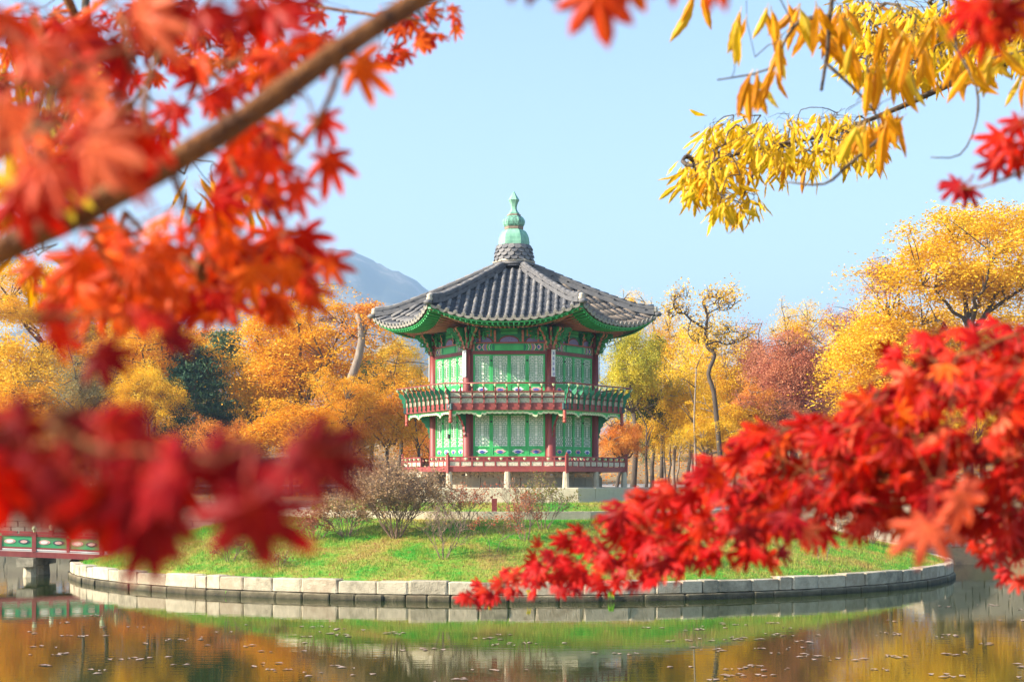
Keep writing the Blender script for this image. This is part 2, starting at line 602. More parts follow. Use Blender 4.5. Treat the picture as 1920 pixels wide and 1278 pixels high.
def build_island():
    rs = [0, 2, 4, 6, 6.9, 7.2, 7.5, 8.0, 8.69, 8.71] + list(np.arange(9.1, IR - .5, .4)) + [IR - .25]
    na = 160
    v = [(0, 0, island_z(0))]
    for r in rs[1:]:
        for j in range(na):
            a = 2 * math.pi * j / na
            x, y = r * math.cos(a), r * math.sin(a)
            v.append((x, y, island_z(r, x, y)))
    f = [(0, 1 + j, 1 + (j + 1) % na) for j in range(na)]
    for i in range(len(rs) - 2):
        for j in range(na):
            a = 1 + i * na
            f.append((a + j, a + na + j, a + na + (j + 1) % na, a + (j + 1) % na))
    mb = MB()
    mb.add(v, f)
    # skirt down to the pond bed behind the stones
    o = len(mb.v)
    lst = 1 + (len(rs) - 2) * na
    for j in range(na):
        p = mb.v[lst + j]
        mb.v.append((p[0], p[1], -1.35))
    for j in range(na):
        mb.f.append((lst + j, o + j, o + (j + 1) % na, lst + (j + 1) % na)); mb.m.append(0)
    ob = mb.obj("island", M['lawn'], smooth=True)
    tag(ob, "round grassy island mound carrying the pavilion", kind="structure")
    # the ring path with its kerb
    mb = MB()
    n = 96
    o_, i_ = 8.66, 7.55
    for j in range(n):
        a0, a1 = 2 * math.pi * j / n, 2 * math.pi * (j + 1) / n
        mb.add([(i_ * math.cos(a0), i_ * math.sin(a0), 2.292), (o_ * math.cos(a0), o_ * math.sin(a0), 2.292), (o_ * math.cos(a1), o_ * math.sin(a1), 2.292), (i_ * math.cos(a1), i_ * math.sin(a1), 2.292)], [(0, 1, 2, 3)])
    p = mb.obj("path", M['pathm'])
    tag(p, kind="structure")
    ke = tag(empty("kerb", (0, 0, 2.1)), "low granite kerb ringing the pale path on the island", "kerb")
    me = [stone_mesh("kerb_stone", 40 + i, M['stonep'], .03) for i in range(3)]
    a = 0.0
    r = random.Random(5)
    while a < 2 * math.pi - .05:
        L = min(r.uniform(.9, 1.5), (2 * math.pi - a) * 8.73)
        am = a + L / 8.73 / 2
        k = link("kerb_stone", r.choice(me), ke, (8.73 * math.cos(am), 8.73 * math.sin(am), .09), am + math.pi / 2)
        k.scale = (L - .012, .16, .30)
        a += L / 8.73
build_island()

def wet_stone():
    m = M['stone'].copy()
    m.name = 'granite with dark waterline'
    nt = m.node_tree
    b = nt.nodes["Principled BSDF"]
    src = b.inputs["Base Color"].links[0].from_socket
    g = _n(nt, "ShaderNodeNewGeometry")
    sx = _n(nt, "ShaderNodeSeparateXYZ")
    nt.links.new(g.outputs["Position"], sx.inputs[0])
    no = _n(nt, "ShaderNodeTexNoise")
    no.inputs["Scale"].default_value = 3.5
    no.inputs["Detail"].default_value = 6
    nt.links.new(g.outputs["Position"], no.inputs["Vector"])
    ad = _n(nt, "ShaderNodeMath", operation='MULTIPLY_ADD')
    ad.inputs[1].default_value = .22
    nt.links.new(no.outputs["Fac"], ad.inputs[0])
    nt.links.new(sx.outputs[2], ad.inputs[2])
    r = ramp(nt, [(.07, .075, .05), (.26, .25, .20), (.62, .60, .55)], [.10, .22, .36])
    nt.links.new(ad.outputs[0], r.inputs[0])
    mu = _n(nt, "ShaderNodeMix", data_type='RGBA', blend_type='MULTIPLY')
    mu.inputs[0].default_value = 1.0
    nt.links.new(src, mu.inputs[6])
    nt.links.new(r.outputs[0], mu.inputs[7])
    nt.links.new(mu.outputs[2], b.inputs["Base Color"])
    return m
M['stonewet'] = wet_stone()

def build_island_wall():
    root = tag(empty("retaining_wall", (0, 0, 0)), "two-course granite block wall ringing the round island", "stone wall")
    me = [stone_mesh("wall_stone", 10 + i, M['stone'], .05) for i in range(7)]
    mew = [stone_mesh("wall_stone", 30 + i, M['stonewet'], .05) for i in range(7)]
    r = random.Random(11)
    for course, (rad, z0, z1, dep, lo, hi) in enumerate([(IR, .175, .555, .5, .45, 1.5), (IR + .07, -.35, .172, .5, .6, 1.5)]):
        a = -math.pi / 2 + .03 * course - math.pi
        end = a + 2 * math.pi
        while a < end - .012:
            L = min(r.uniform(lo, hi), (end - a) * rad)
            if (end - a) * rad - L < .4:
                L = (end - a) * rad
            am = a + L / rad / 2
            rr = rad - dep / 2 + r.uniform(-.035, .035)
            zt = z1 + (r.uniform(-.035, .03) if course == 0 else 0)
            o = link("stone", r.choice(mew if course else me), root, (rr * math.cos(am), rr * math.sin(am), (z0 + zt) / 2), am + math.pi / 2 + r.uniform(-.02, .02))
            o.scale = (L - .026, dep, zt - z0 - .012)
            a += L / rad
build_island_wall()

def bank_wall(name, label, p0, p1, courses, lo, hi, dep=.6, seed=3, vis=None, mat='stoneb', coping=None):
    """a straight wall of coursed blocks from p0 to p1, blocks facing the right-hand side of the run"""
    p0, p1 = Vector(p0), Vector(p1)
    L = (p1 - p0).length
    d = (p1 - p0).normalized()
    ang = math.atan2(d.y, d.x)
    root = tag(empty(name, (p0.x, p0.y, 0), ang), label, "stone wall")
    r = random.Random(seed)
    me = [stone_mesh("wall_stone", seed * 10 + i, M[mat], .03) for i in range(5)]
    for z0, z1, off in courses:
        u = 0.0
        while u < L - .05:
            l = min(r.uniform(lo, hi), L - u)
            if L - u - l < lo * .5:
                l = L - u
            o = link("stone", r.choice(me), root, (u + l / 2, off + dep / 2 + r.uniform(-.012, .012), (z0 + z1) / 2))
            o.scale = (l - .022, dep, z1 - z0 - .018)
            u += l
    return root
def cs(zs, off=0.0):
    return [(a, b, off) for a, b in zip(zs[:-1], zs[1:])]
bank_wall("retaining_wall", "weathered coursed stone bank wall behind the red bridge", (-40, 27, 0), (-9, 27, 0),
          cs([-.3, .2, .52, .82, 1.14, 1.45]) + cs([1.45, 1.72, 2.02, 2.22], .9), .6, 1.7, dep=1.3, seed=4)
bank_wall("retaining_wall", "beige coursed stone bank wall across the channel right of the island", (17.0, 4, 0), (29, 4, 0),
          cs([-.3, .12, .40, .68, .95, 1.22, 1.5, 1.78, 2.04, 2.25]), .45, .95, dep=1.2, seed=6)
bank_wall("retaining_wall", "coursed stone side wall of the narrow channel behind the island", (17.0, 27, 0), (17.0, 5.25, 0),
          cs([-.3, .2, .6, 1.0, 1.4, 1.8, 2.22]), .8, 1.6, dep=1.0, seed=8)
# the pond's other banks, hidden or outside the picture, as plain long walls
for nm, lb, b in (("bank_wall", "plain stone bank wall behind the island", (-9, 17.8, 27.0, 28.2, -1, 2.2)),
                  ("bank_wall", "plain stone bank wall at the outer right end of the pond", (29, 61, 4.0, 5.0, -1, 2.25)),
                  ("bank_wall", "plain stone bank wall at the outer left end of the pond", (-61, -40, 27, 28, -1, 2.2)),
                  ("bank_wall", "plain stone bank wall under the photographer's feet", (-61, 61, -58.2, -57.0, -1, 1.75))):
    mb = MB()
    mb.box(*b)
    tag(mb.obj(nm, M['stoneb']), lb, kind="structure")
# white marker block on the left bank
mb = MB()
mb.plate([(-.29, 0), (.29, 0), (.24, .42), (-.24, .42)], .45)
wb = mb.obj("marker_stone", M['stonep'])
wb.location = (P(26, 900, 88.6).x, 28.6, 2.22)
tag(wb, "small pale block standing on top of the left bank wall", "stone block")
# sunlit path beyond the pond
def far_path():
    xs = np.arange(-60, 61, 2.0)
    v = []
    for x in xs:
        for yy in (37.5, 40.3):
            v.append((x, yy, gz(x, yy) + .06))
    q = np.array([(2 * i, 2 * i + 2, 2 * i + 3, 2 * i + 1) for i in range(len(xs) - 1)])
    tag(link("path", npmesh("path", np.array(v), quads=q, mat=M['pathm'])), kind="structure")
far_path()

# ------------------------------------------------------------------ mountain and air
def build_mountain():
    prof = [(-500, 760), (-200, 690), (50, 640), (250, 585), (400, 545), (520, 500), (585, 478), (630, 469), (665, 471), (700, 486), (745, 505), (770, 515), (800, 543), (850, 585), (930, 640), (1050, 720), (1300, 800), (1700, 850)]
    px = np.array([p[0] for p in prof]); py = np.array([p[1] for p in prof])
    D = 2900.0
    nx, ny = 260, 90
    xs = np.linspace(-1800, 1000, nx)
    ys = np.linspace(2100, 4000, ny)
    v = np.zeros((ny, nx, 3))
    for j, y in enumerate(ys):
        for i, x in enumerate(xs):
            p = 960 + x / D * FPX
            h = max(0.0, (900 - np.interp(p, px, py)) / FPX * D)
            t = (y - 2840) / 680.0
            k = math.exp(-t * t * 1.3) if t < 0 else math.exp(-t * t * .8)
            r = mnoise.fractal(Vector((x * .0065, y * .0055, 2)), .75, 2.1, 6)
            r2 = abs(mnoise.noise(Vector((x * .003 + 4, y * .0015, 7))))
            h = h * k * (1 - .30 * r2 * (1 - k)) + r * (14 + 120 * (1 - k) * k)
            h += k * (7 * mnoise.noise(Vector((x * .028, y * .028, 1))) + 4 * mnoise.noise(Vector((x * .07, y * .07, 5))))
            v[j, i] = (x, y, 4 + max(-2, h))
    q = [(j * nx + i, j * nx + i + 1, (j + 1) * nx + i + 1, (j + 1) * nx + i) for j in range(ny - 1) for i in range(nx - 1)]
    m = pm('mountain forest and bare granite', [(.02, .03, .016), (.05, .055, .025), (.10, .075, .04), (.27, .24, .21)], .9, .011, bump=0, detail=14, pos=[.15, .5, .62, .80])
    me = npmesh("mountain", v.reshape(-1, 3), quads=np.array(q), mat=m)
    me.polygons.foreach_set("use_smooth", [True] * len(me.polygons))
    tag(link("mountain", me), "hazy blue wooded mountain with bare granite patches", kind="structure")
build_mountain()

def build_haze():
    m = bpy.data.materials.new("autumn air")
    m.use_nodes = True
    nt = m.node_tree
    nt.nodes.remove(nt.nodes["Principled BSDF"])
    pv_ = _n(nt, "ShaderNodeVolumePrincipled")
    pv_.inputs["Color"].default_value = (.46, .70, 1.0, 1)
    pv_.inputs["Density"].default_value = 0.00036
    pv_.inputs["Anisotropy"].default_value = 0.15
    nt.links.new(pv_.outputs[0], nt.nodes["Material Output"].inputs["Volume"])
    mb = MB()
    mb.box(-5000, 5000, -200, 5000, -3, 480)
    tag(mb.obj("haze", m), "thin blue autumn haze in the air", kind="stuff")
build_haze()

# ------------------------------------------------------------------ the red bridge
def build_bridge():
    a = P(192, 1040, 55.3)
    x0 = a.x
    root = tag(empty("footbridge", (x0, a.y, 0.0)), "red wooden footbridge with green painted railing panels at the left pond edge", "bridge")
    def zd(x):     # deck level, x<=0 going away from the island
        return .80 + .24 * (1 - ((x + 9) / 9.0) ** 2)
    W = 1.9
    n = 14
    Lb = 18.0
    xs = [1.6 - (Lb + 1.6) * i / n for i in range(n + 1)]
    def zz(x):
        return zd(min(x, 0)) - max(0, x) * .03
    mb = MB()
    for i in range(n):
        xa, xb = xs[i], xs[i + 1]
        v = [(xa, -.1, zz(xa)), (xb, -.1, zz(xb)), (xb, W + .1, zz(xb)), (xa, W + .1, zz(xa))]
        v += [(p[0], p[1], p[2] - .06) for p in v]
        mb.add(v, [(0, 1, 2, 3), (7, 6, 5, 4), (0, 4, 5, 1), (2, 6, 7, 3)])
    mb.obj("deck", M['pathm'], root)
    for yy in (-.12, W):
        mb = MB()
        for i in range(n):
            xa, xb = xs[i], xs[i + 1]
            v = [(xa, yy, zz(xa) - .03), (xb, yy, zz(xb) - .03), (xb, yy + .12, zz(xb) - .03), (xa, yy + .12, zz(xa) - .03)]
            v += [(p[0], p[1], p[2] - .19) for p in v]
            mb.add(v, [(0, 3, 2, 1), (4, 5, 6, 7), (0, 1, 5, 4), (2, 3, 7, 6), (1, 2, 6, 5), (3, 0, 4, 7)])
        mb.obj("side_beam", M['red'], root)
    post = MB().box(-.07, .07, -.07, .07, 0, .66, 0)
    postm = post.mesh("post", M['red2'])
    cap = MB().lathe([(.03, .66), (.055, .68), (.03, .705), (.085, .75), (.09, .80), (.06, .86), (.01, .88)], 8)
    capm = cap.mesh("post_cap", M['pale'], True)
    shortm = MB().box(-.045, .045, -.045, .045, 0, .50).mesh("short_post", M['red2'])
    oval = []
    for rr, yy in ((1, -.012), (.62, -.02)):
        oval.append([(rr * .16 * math.cos(t) * (1 + .25 * abs(math.cos(t))), yy, rr * .085 * math.sin(t)) for t in np.linspace(0, 2 * math.pi, 17)[:-1]])
    ov0 = MB().add([(p[0], 0, p[2]) for p in oval[0]] + [(p[0], -.012, p[2]) for p in oval[0]], [tuple(range(16, 32))] + [(i, (i + 1) % 16, 16 + (i + 1) % 16, 16 + i) for i in range(16)])
    ovm = [ov0.mesh("oval_motif", M['teal']), ov0.mesh("oval_motif", M['pink'])]
    ov1 = MB().add([(p[0], -.012, p[2]) for p in oval[1]] + [(p[0], -.02, p[2]) for p in oval[1]], [tuple(range(16, 32))] + [(i, (i + 1) % 16, 16 + (i + 1) % 16, 16 + i) for i in range(16)])
    ovim = [ov1.mesh("oval_centre", M['pink']), ov1.mesh("oval_centre", M['cream'])]
    for yy, front in ((-.06, True), (W + .06, False)):
        px = [0.0 - 2.33 * i for i in range(8)]
        for x in px:
            o = link("post", postm, root, (x, yy, zz(x) - .02))
            link("post_cap", capm, o)
        for i in range(len(px) - 1):
            for h in range(2):
                xa = px[i] - h * 1.165 - (.07 if h == 0 else .045)
                xb = px[i] - (h + 1) * 1.165 + (.045 if h == 0 else .07)
                za, zb = zz(xa), zz(xb)
                if h == 0:
                    link("short_post", shortm, root, (xb - .045, yy, zz(xb - .045) - .01))
                rail = MB()
                for (lo, hi, t) in ((.50, .58, .09), (.06, .12, .07)):
                    v = [(xa, yy - t / 2, za + lo), (xb, yy - t / 2, zb + lo), (xb, yy + t / 2, zb + lo), (xa, yy + t / 2, za + lo),
                         (xa, yy - t / 2, za + hi), (xb, yy - t / 2, zb + hi), (xb, yy + t / 2, zb + hi), (xa, yy + t / 2, za + hi)]
                    rail.add(v, [(0, 3, 2, 1), (4, 5, 6, 7), (0, 1, 5, 4), (1, 2, 6, 5), (2, 3, 7, 6), (3, 0, 4, 7)])
                rail.obj("rail", M['red2'], root)
                pan = MB()
                v = [(xa, yy - .02, za + .122), (xb, yy - .02, zb + .122), (xb, yy + .02, zb + .122), (xa, yy + .02, za + .122),
                     (xa, yy - .02, za + .498), (xb, yy - .02, zb + .498), (xb, yy + .02, zb + .498), (xa, yy + .02, za + .498)]
                pan.add(v, [(0, 3, 2, 1), (4, 5, 6, 7), (0, 1, 5, 4), (1, 2, 6, 5), (2, 3, 7, 6), (3, 0, 4, 7)])
                po = pan.obj("panel", M['green2'], root)
                if front:
                    for q, f in enumerate((.27, .73)):
                        xm = xa + (xb - xa) * f
                        zm = za + (zb - za) * f + .31
                        link("oval_motif", ovm[q], po, (xm, yy - .02, zm))
                        link("oval_centre", ovim[q], po, (xm, yy - .02, zm))
    # stone piers: two leaning posts under a cap beam
    for xc in (-2.55, -7.2, -11.9):
        mb = MB()
        mb.plate([(-.28, 0), (.28, 0), (.30, .30), (-.30, .30)], W + .9)
        o = link("pier_cap", mb.mesh("pier_cap", M['stone']), root, (xc, W / 2, zz(xc) - .54))
        for s in (-1, 1):
            mb = MB()
            mb.lathe([(.30, -1.2), (.25, 0.0), (.22, zz(xc) - .55)], 8, a0=.39)
            link("pier_post", mb.mesh("pier_post", M['stone']), root, (xc, W / 2 + s * .75, 0))
    # bank boulders where the bridge lands
    mb = MB()
    mb.box(-.6, .5, -.2, W + .2, .15, zz(0) - .24)
    mb.obj("abutment", M['stone'], root)
build_bridge()

# ------------------------------------------------------------------ the pavilion
ZB = 2.52
C30 = math.cos(math.radians(30))
T30 = math.tan(math.radians(30))
pav = tag(empty("pavilion", (0.07, 0, ZB), math.radians(-3.8)), "two-storey hexagonal wooden pavilion painted green and red, with a grey tiled roof", "pavilion")

def part(name, mb, mats, parent=pav, smooth=False, dz=-ZB):
    return mb.obj(name, mats, parent, smooth, dz)

def hexside(mb, so, si, z0, z1, mi=0, so1=None, si1=None):
    """front side of a hexagonal ring with mitred ends; so/si outer/inner circumradius"""
    so1 = so if so1 is None else so1
    si1 = si if si1 is None else si1
    v = [(-so / 2, -C30 * so, z0), (so / 2, -C30 * so, z0), (si / 2, -C30 * si, z0), (-si / 2, -C30 * si, z0),
         (-so1 / 2, -C30 * so1, z1), (so1 / 2, -C30 * so1, z1), (si1 / 2, -C30 * si1, z1), (-si1 / 2, -C30 * si1, z1)]
    return mb.add(v, [(0, 3, 2, 1), (4, 5, 6, 7), (0, 1, 5, 4), (1, 2, 6, 5), (2, 3, 7, 6), (3, 0, 4, 7)], mi)

def hexslab(mb, s, z0, z1, mi=0):
    pts = [(s * math.cos(math.radians(60 * k)), s * math.sin(math.radians(60 * k))) for k in range(6)]
    v = [(x, y, z0) for x, y in pts] + [(x, y, z1) for x, y in pts]
    return mb.add(v, [tuple(reversed(range(6))), tuple(range(6, 12))] + [(i, (i + 1) % 6, 6 + (i + 1) % 6, 6 + i) for i in range(6)], mi)

def corner(s, k=0):
    """vertex at the right end of front side, k=0"""
    a = math.radians(-60 + 60 * k)
    return s * math.cos(a), s * math.sin(a)

# --- stone platform
part("plinth", hexslab(MB(), 5.16, 2.40, 2.60), M['stonep'])
part("platform_floor", hexslab(MB(), 4.7, 2.6, 3.045), M['stonep'])
r_ = random.Random(21)
for k in range(6):
    cuts = [-1, -.76, -.19, .14, .70, 1] if k == 0 else sorted([-1, 1] + [(-.6 + .4 * i) + r_.uniform(-.1, .1) for i in range(4)])
    for i in range(len(cuts) - 1):
        mb = MB()
        h = 5.03 / 2
        hi = 4.2 / 2
        a, b = cuts[i] * h + (.006 if i else 0), cuts[i + 1] * h - (.006 if i < len(cuts) - 2 else 0)
        ai, bi = (a if abs(cuts[i]) < 1 else a * hi / h), (b if abs(cuts[i + 1]) < 1 else b * hi / h)
        ya, yb = -C30 * 5.03 + r_.uniform(-.012, .012), -C30 * 4.2
        zt = 3.085
        bv = .025
        v = [(a, ya, 2.60), (b, ya, 2.60), (bi, yb, 2.60), (ai, yb, 2.60), (a, ya, zt - bv), (b, ya, zt - bv), (bi, yb, zt), (ai, yb, zt), (a + bv, ya + bv, zt), (b - bv, ya + bv, zt)]
        mb.add(v, [(0, 3, 2, 1), (0, 1, 5, 4), (1, 2, 6, 9, 5), (2, 3, 7, 6), (3, 0, 4, 8, 7), (4, 5, 9, 8), (8, 9, 6, 7)])
        o = part("platform_stone", mb, M['stonep'])
        o.rotation_euler.z = math.radians(60 * k)

# --- foundation wall under the house: stones with a brick band above
for i, (a, b) in enumerate(((-1.66, -1.02), (-1.0, -.35), (-.33, .42), (.44, 1.0), (1.02, 1.66))):
    mb = MB()
    mb.box(a, b, -C30 * 3.3, -C30 * 3.3 + .3, 3.045, 3.44)
    o = part("foundation_stone", mb, M['stoneb'])
    around(o)
for row in range(4):
    for i in range(12):
        a = -1.62 + .27 * i + (.135 if row % 2 else 0)
        if a + .26 > 1.66: continue
        mb = MB()
        mb.box(a, a + .255, -C30 * 3.3 + .02, -C30 * 3.3 + .2, 3.445 + row * .07, 3.507 + row * .07)
        o = part("brick", mb, M['stone'])
        around(o, (1, 5))
# stone steps on the left side
for i in range(3):
    mb = MB()
    mb.box(-.75, .55, -C30 * 4.9 - .3 + .28 * i, -C30 * 4.3, 3.086 + .19 * i, 3.27 + .19 * i)
    o = part("step", mb, M['stonep'])
    o.rotation_euler.z = math.radians(300)
# two slabs on the lawn leading up to the platform
for i in range(2):
    mb = MB()
    mb.box(-.7, .6, -C30 * 5.16 - .36 * (2 - i), -C30 * 5.16 - .36 * (1 - i) - .004, 2.45, 2.68 + .2 * i)
    o = part("step", mb, M['stonep'])
    o.rotation_euler.z = math.radians(300)

# --- stone posts carrying the lower gallery
mb = MB().lathe([(.135, 3.05), (.125, 3.2), (.105, 3.65)], 8, a0=math.radians(22.5))
pm_ = mb.mesh("stone_post", M['stonep'], False, -ZB)
for k in range(6):
    cx, cyy = corner(4.12, k)
    link("stone_post", pm_, pav, (cx, cyy, 0))
    mx = (corner(4.12, k)[0] + corner(4.12, k - 1)[0]) / 2
    my = (corner(4.12, k)[1] + corner(4.12, k - 1)[1]) / 2
    link("stone_post", pm_, pav, (mx, my, 0))

# --- lower gallery
part("gallery_floor", hexslab(MB(), 4.06, 3.70, 3.80), M['red'])
around(part("gallery_beam", hexside(MB(), 4.20, 4.05, 3.645, 3.825), M['red2']))
def lower_rail(k, skip=()):
    s = 4.15
    y = -C30 * s
    n = 10
    L = s
    root = None
    bays = [(-L / 2 + L / n * i, -L / 2 + L / n * (i + 1)) for i in range(n)]
    runs = []
    for i, b in enumerate(bays):
        if i in skip: continue
        if runs and abs(runs[-1][1] - b[0]) < 1e-6: runs[-1][1] = b[1]
        else: runs.append([b[0], b[1]])
    mb = MB()
    for a, b in runs:
        mb.box(a, b, y - .03, y + .03, 4.145, 4.185)
        mb.box(a, b, y - .035, y + .035, 4.01, 4.05)
    rail = part("railing", mb, M['red2'])
    rail.rotation_euler.z = math.radians(60 * k)
    bal = _lr['bal']; pan = _lr['pan']; knob = _lr['knob']
    for i, (a, b) in enumerate(bays):
        if i in skip: continue
        link("infill_panel", pan, rail, ((a + b) / 2, y, 0))
        link("knob", knob, rail, ((a + b) / 2, y, 0))
        if i > 0: link("baluster", bal, rail, (a, y, 0))
        if (i + 1) in skip: link("baluster", bal, rail, (b, y, 0))
_lr = {'bal': MB().box(-.028, .028, -.028, .028, 3.826, 4.144).mesh("baluster", M['red2'], dz=-ZB),
       'pan': MB().box(-.175, .175, -.012, .012, 3.85, 4.0).mesh("infill_panel", M['panelw'], dz=-ZB),
       'knob': MB().lathe([(.02, 4.051), (.035, 4.07), (.06, 4.11), (.062, 4.135), (.02, 4.144)], 8).mesh("knob", M['pale'], dz=-ZB)}
for k in range(6):
    lower_rail(k, (4, 5) if k == 5 else ())
crn = MB().box(-.05, .05, -.05, .05, 3.60, 4.24).lathe([(.055, 4.24), (.03, 4.25), (.05, 4.28), (.015, 4.33)], 8).mesh("corner_post", M['red2'], dz=-ZB)
for k in range(6):
    link("corner_post", crn, pav, (*corner(4.20, k), 0), math.radians(-60 + 60 * k))

# --- columns
mb = MB().lathe([(.26, 3.80), (.26, 3.86), (.20, 3.88), (.175, 3.9), (.17, 6.5), (.16, 8.05)], 16)
colm = mb.mesh("column", M['red'], True, -ZB)
for k in range(6):
    link("column", colm, pav, (*corner(3.0, k), 0))

# --- core walls between the columns
AP = C30 * 3.0
core = MB().box(-1.45, 1.45, -AP + .10, -AP + .16, 3.8, 9.05)
around(part("wall", core, M['dgreen']))
for (z0, z1, nm, mt) in ((3.80, 4.19, "sill", 'red'), (5.72, 5.83, "lintel", 'red'), (5.92, 6.40, "sill", 'red'), (7.855, 7.975, "lintel", 'red')):
    around(part(nm, MB().box(-1.40, 1.40, -AP - .06, -AP + .1, z0, z1), M[mt]))
for (z0, z1) in ((4.19, 5.72), (6.40, 7.855)):
    for s in (-1, 1):
        a, b = sorted((s * 1.295, s * 1.40))
        around(part("jamb", MB().box(a, b, -AP - .05, -AP + .1, z0, z1), M['red']))

# --- doors: frame, paper, lattice, painted lower panel
def door_meshes(zb, zl, zt):
    """zb bottom, zl bottom of lattice, zt top (absolute); leaf 0.64 wide"""
    h = .318
    fr = MB()
    for a, b in ((-h, -h + .06), (h - .06, h)):
        fr.box(a, b, -.03, .03, zb, zt)
    for a, b in ((zb, zb + .05), (zl - .06, zl), (zt - .05, zt)):
        fr.box(-h + .06, h - .06, -.028, .028, a, b)
    paper = MB().box(-h + .058, h - .058, .0, .012, zl - .002, zt - .048)
    panel = MB().box(-h + .06, h - .06, -.012, .014, zb + .048, zl - .058)
    lat = MB()
    w0, w1 = -h + .06, h - .06
    W = w1 - w0
    z0, z1 = zl, zt - .05
    rows = 16
    rh = (z1 - z0) / rows
    t = .0052
    for i in range(1, rows):
        z = z0 + rh * i
        if i in (rows // 2 - 3, rows // 2 + 3, rows // 2):
            lat.box(w0, w1, -.022, -.004, z - t, z + t)
        else:
            for a, b in ((0, .22), (.30, .70), (.78, 1)) if i % 2 else ((.08, .40), (.60, .92)):
                lat.box(w0 + W * a, w0 + W * b, -.022, -.004, z - t, z + t)
    for i in range(rows):
        za, zb_ = z0 + rh * i, z0 + rh * (i + 1)
        fs = (.12, .36, .64, .88) if i % 2 else (.24, .42, .58, .76)
        if abs(i - rows / 2 + .5) < 3:
            fs = (.06, .22, .36, .64, .78, .94)
        for f in fs:
            x = w0 + W * f
            lat.box(x - t, x + t, -.021, -.005, za, zb_)
    return (fr.mesh("door", M['green'], dz=-ZB), paper.mesh("paper", M['cream'], dz=-ZB), panel.mesh("lower_panel", M['green'], dz=-ZB), lat.mesh("lattice", M['green2'], dz=-ZB), (zb + .05 + zl - .06) / 2)
def blob(rx, rz, n=14, y=-.02, ph=5, amp=.16):
    pts = [(rx * math.cos(t) * (1 + amp * math.cos(ph * t)), rz * math.sin(t) * (1 + amp * math.cos(ph * t))) for t in np.linspace(0, 2 * math.pi, n + 1)[:-1]]
    return pts
flw = MB().plate(blob(.19, .075, 18, ph=6), .010).mesh("painted_flower", M['pink'])
flb = MB().plate([(x, z - .02) for x, z in blob(.11, .05, 12, ph=4)], .010).mesh("flower_centre", M['blue'])
flw2 = MB().plate(blob(.19, .075, 18, ph=6), .010).mesh("painted_flower", M['white'])
hinge = MB().box(-.02, .02, -.05, -.03, -.03, .03).mesh("hinge", M['black'])
for zb, zl, zt in ((4.20, 4.57, 5.715), (6.41, 6.81, 7.85)):
    me = door_meshes(zb, zl, zt)
    for k in (0, 1, 5):
        for i in range(4):
            x = -.9675 + .645 * i
            R = HEX[k]
            d = link("door", me[0], pav, mtx=R @ Matrix.Translation((x, -AP - .005, 0)))
            for nm, mm in (("paper", me[1]), ("lower_panel", me[2]), ("lattice", me[3])):
                link(nm, mm, d)
            zc = me[4] - ZB
            link("painted_flower", flw if (i + k) % 2 else flw2, d, (0, -.018, zc))
            link("flower_centre", flb, d, (0, -.026, zc))
            link("hinge", hinge, d, (.318 if i % 2 == 0 else -.30, 0, (zl + zt) / 2 - ZB + .3))
# a black lock on the left ground floor doors
link("door_lock", MB().box(-.05, .05, -.09, -.03, -.08, .08).mesh("door_lock", M['black']), pav, mtx=HEX[5] @ Matrix.Translation((0, -AP - .005, 4.95 - ZB)))

# --- upper gallery
part("gallery_floor", hexslab(MB(), 3.95, 5.835, 5.915), M['red'])
part("gallery_ceiling", hexslab(MB(), 3.90, 5.80, 5.832), M['dgreen'])
SU = 4.10
around(part("gallery_beam", hexside(MB(), SU, SU - .14, 5.825, 6.07), M['red2']))
mb = MB()
yU = -C30 * (SU - .05)
for z in (6.25, 6.45):
    mb.box(-SU / 2 + .05, SU / 2 - .05, yU - .035, yU + .035, z, z + .045)
rail = part("railing", mb, M['red2'])
n = 10
panU = MB().box(-.19, .19, -.012, .012, 6.075, 6.248).mesh("infill_panel", M['panelw'], dz=-ZB)
panV = MB().box(-.19, .19, -.012, .012, 6.297, 6.448).mesh("infill_panel", M['panelw'], dz=-ZB)
for i in range(n):
    x = -SU / 2 + SU / n * (i + .5)
    link("infill_panel", panU, rail, (x, yU, 0))
    link("infill_panel", panV, rail, (x, yU, 0))
around(rail)
# scroll brackets that carry the handrail (green sides, red edge)
prof = [(.0, 5.85), (.05, 5.86), (.075, 5.92), (.05, 6.0), (.085, 6.07), (.075, 6.18), (.13, 6.26), (.115, 6.34), (.20, 6.42), (.235, 6.50), (.215, 6.575), (.255, 6.63), (.275, 6.71), (.245, 6.715), (.215, 6.64), (.165, 6.585), (.10, 6.55), (.03, 6.50), (.0, 6.42)]
MT = Matrix(((0, 1, 0, 0), (-1, 0, 0, 0), (0, 0, 1, 0), (0, 0, 0, 1)))     # plate x -> outward (-Y)
scr = MB().plate(prof, .05, MT, 0, 1).mesh("rail_bracket", [M['dgreen'], M['red2']], dz=-ZB)
cup = MB().lathe([(.02, 6.64), (.03, 6.665), (.05, 6.70), (.06, 6.722), (.03, 6.73)], 8).mesh("lotus_cup", M['pale'], dz=-ZB)
for k in range(6):
    for i in range(1, n):
        x = -SU / 2 + SU / n * i
        b = link("rail_bracket", scr, pav, mtx=HEX[k] @ Matrix.Translation((x, -C30 * SU - .002, 0)))
        link("lotus_cup", cup, b, (0, -.265, 0))
    cx, cyy = corner(SU - .02, k)
    R = Matrix.Rotation(math.radians(60 * k + 30), 4, 'Z')
    b = link("rail_bracket", scr, pav, mtx=Matrix.Translation((cx, cyy, 0)) @ R @ Matrix.Diagonal((1.1, 1.15, 1, 1)))
    link("lotus_cup", cup, b, (0, -.265, 0))
SH = SU + .31
mb = MB().tube([(-SH / 2, -C30 * SH, 6.752), (SH / 2, -C30 * SH, 6.752)], .026, 8)
around(part("handrail", mb, M['red2'], smooth=True))
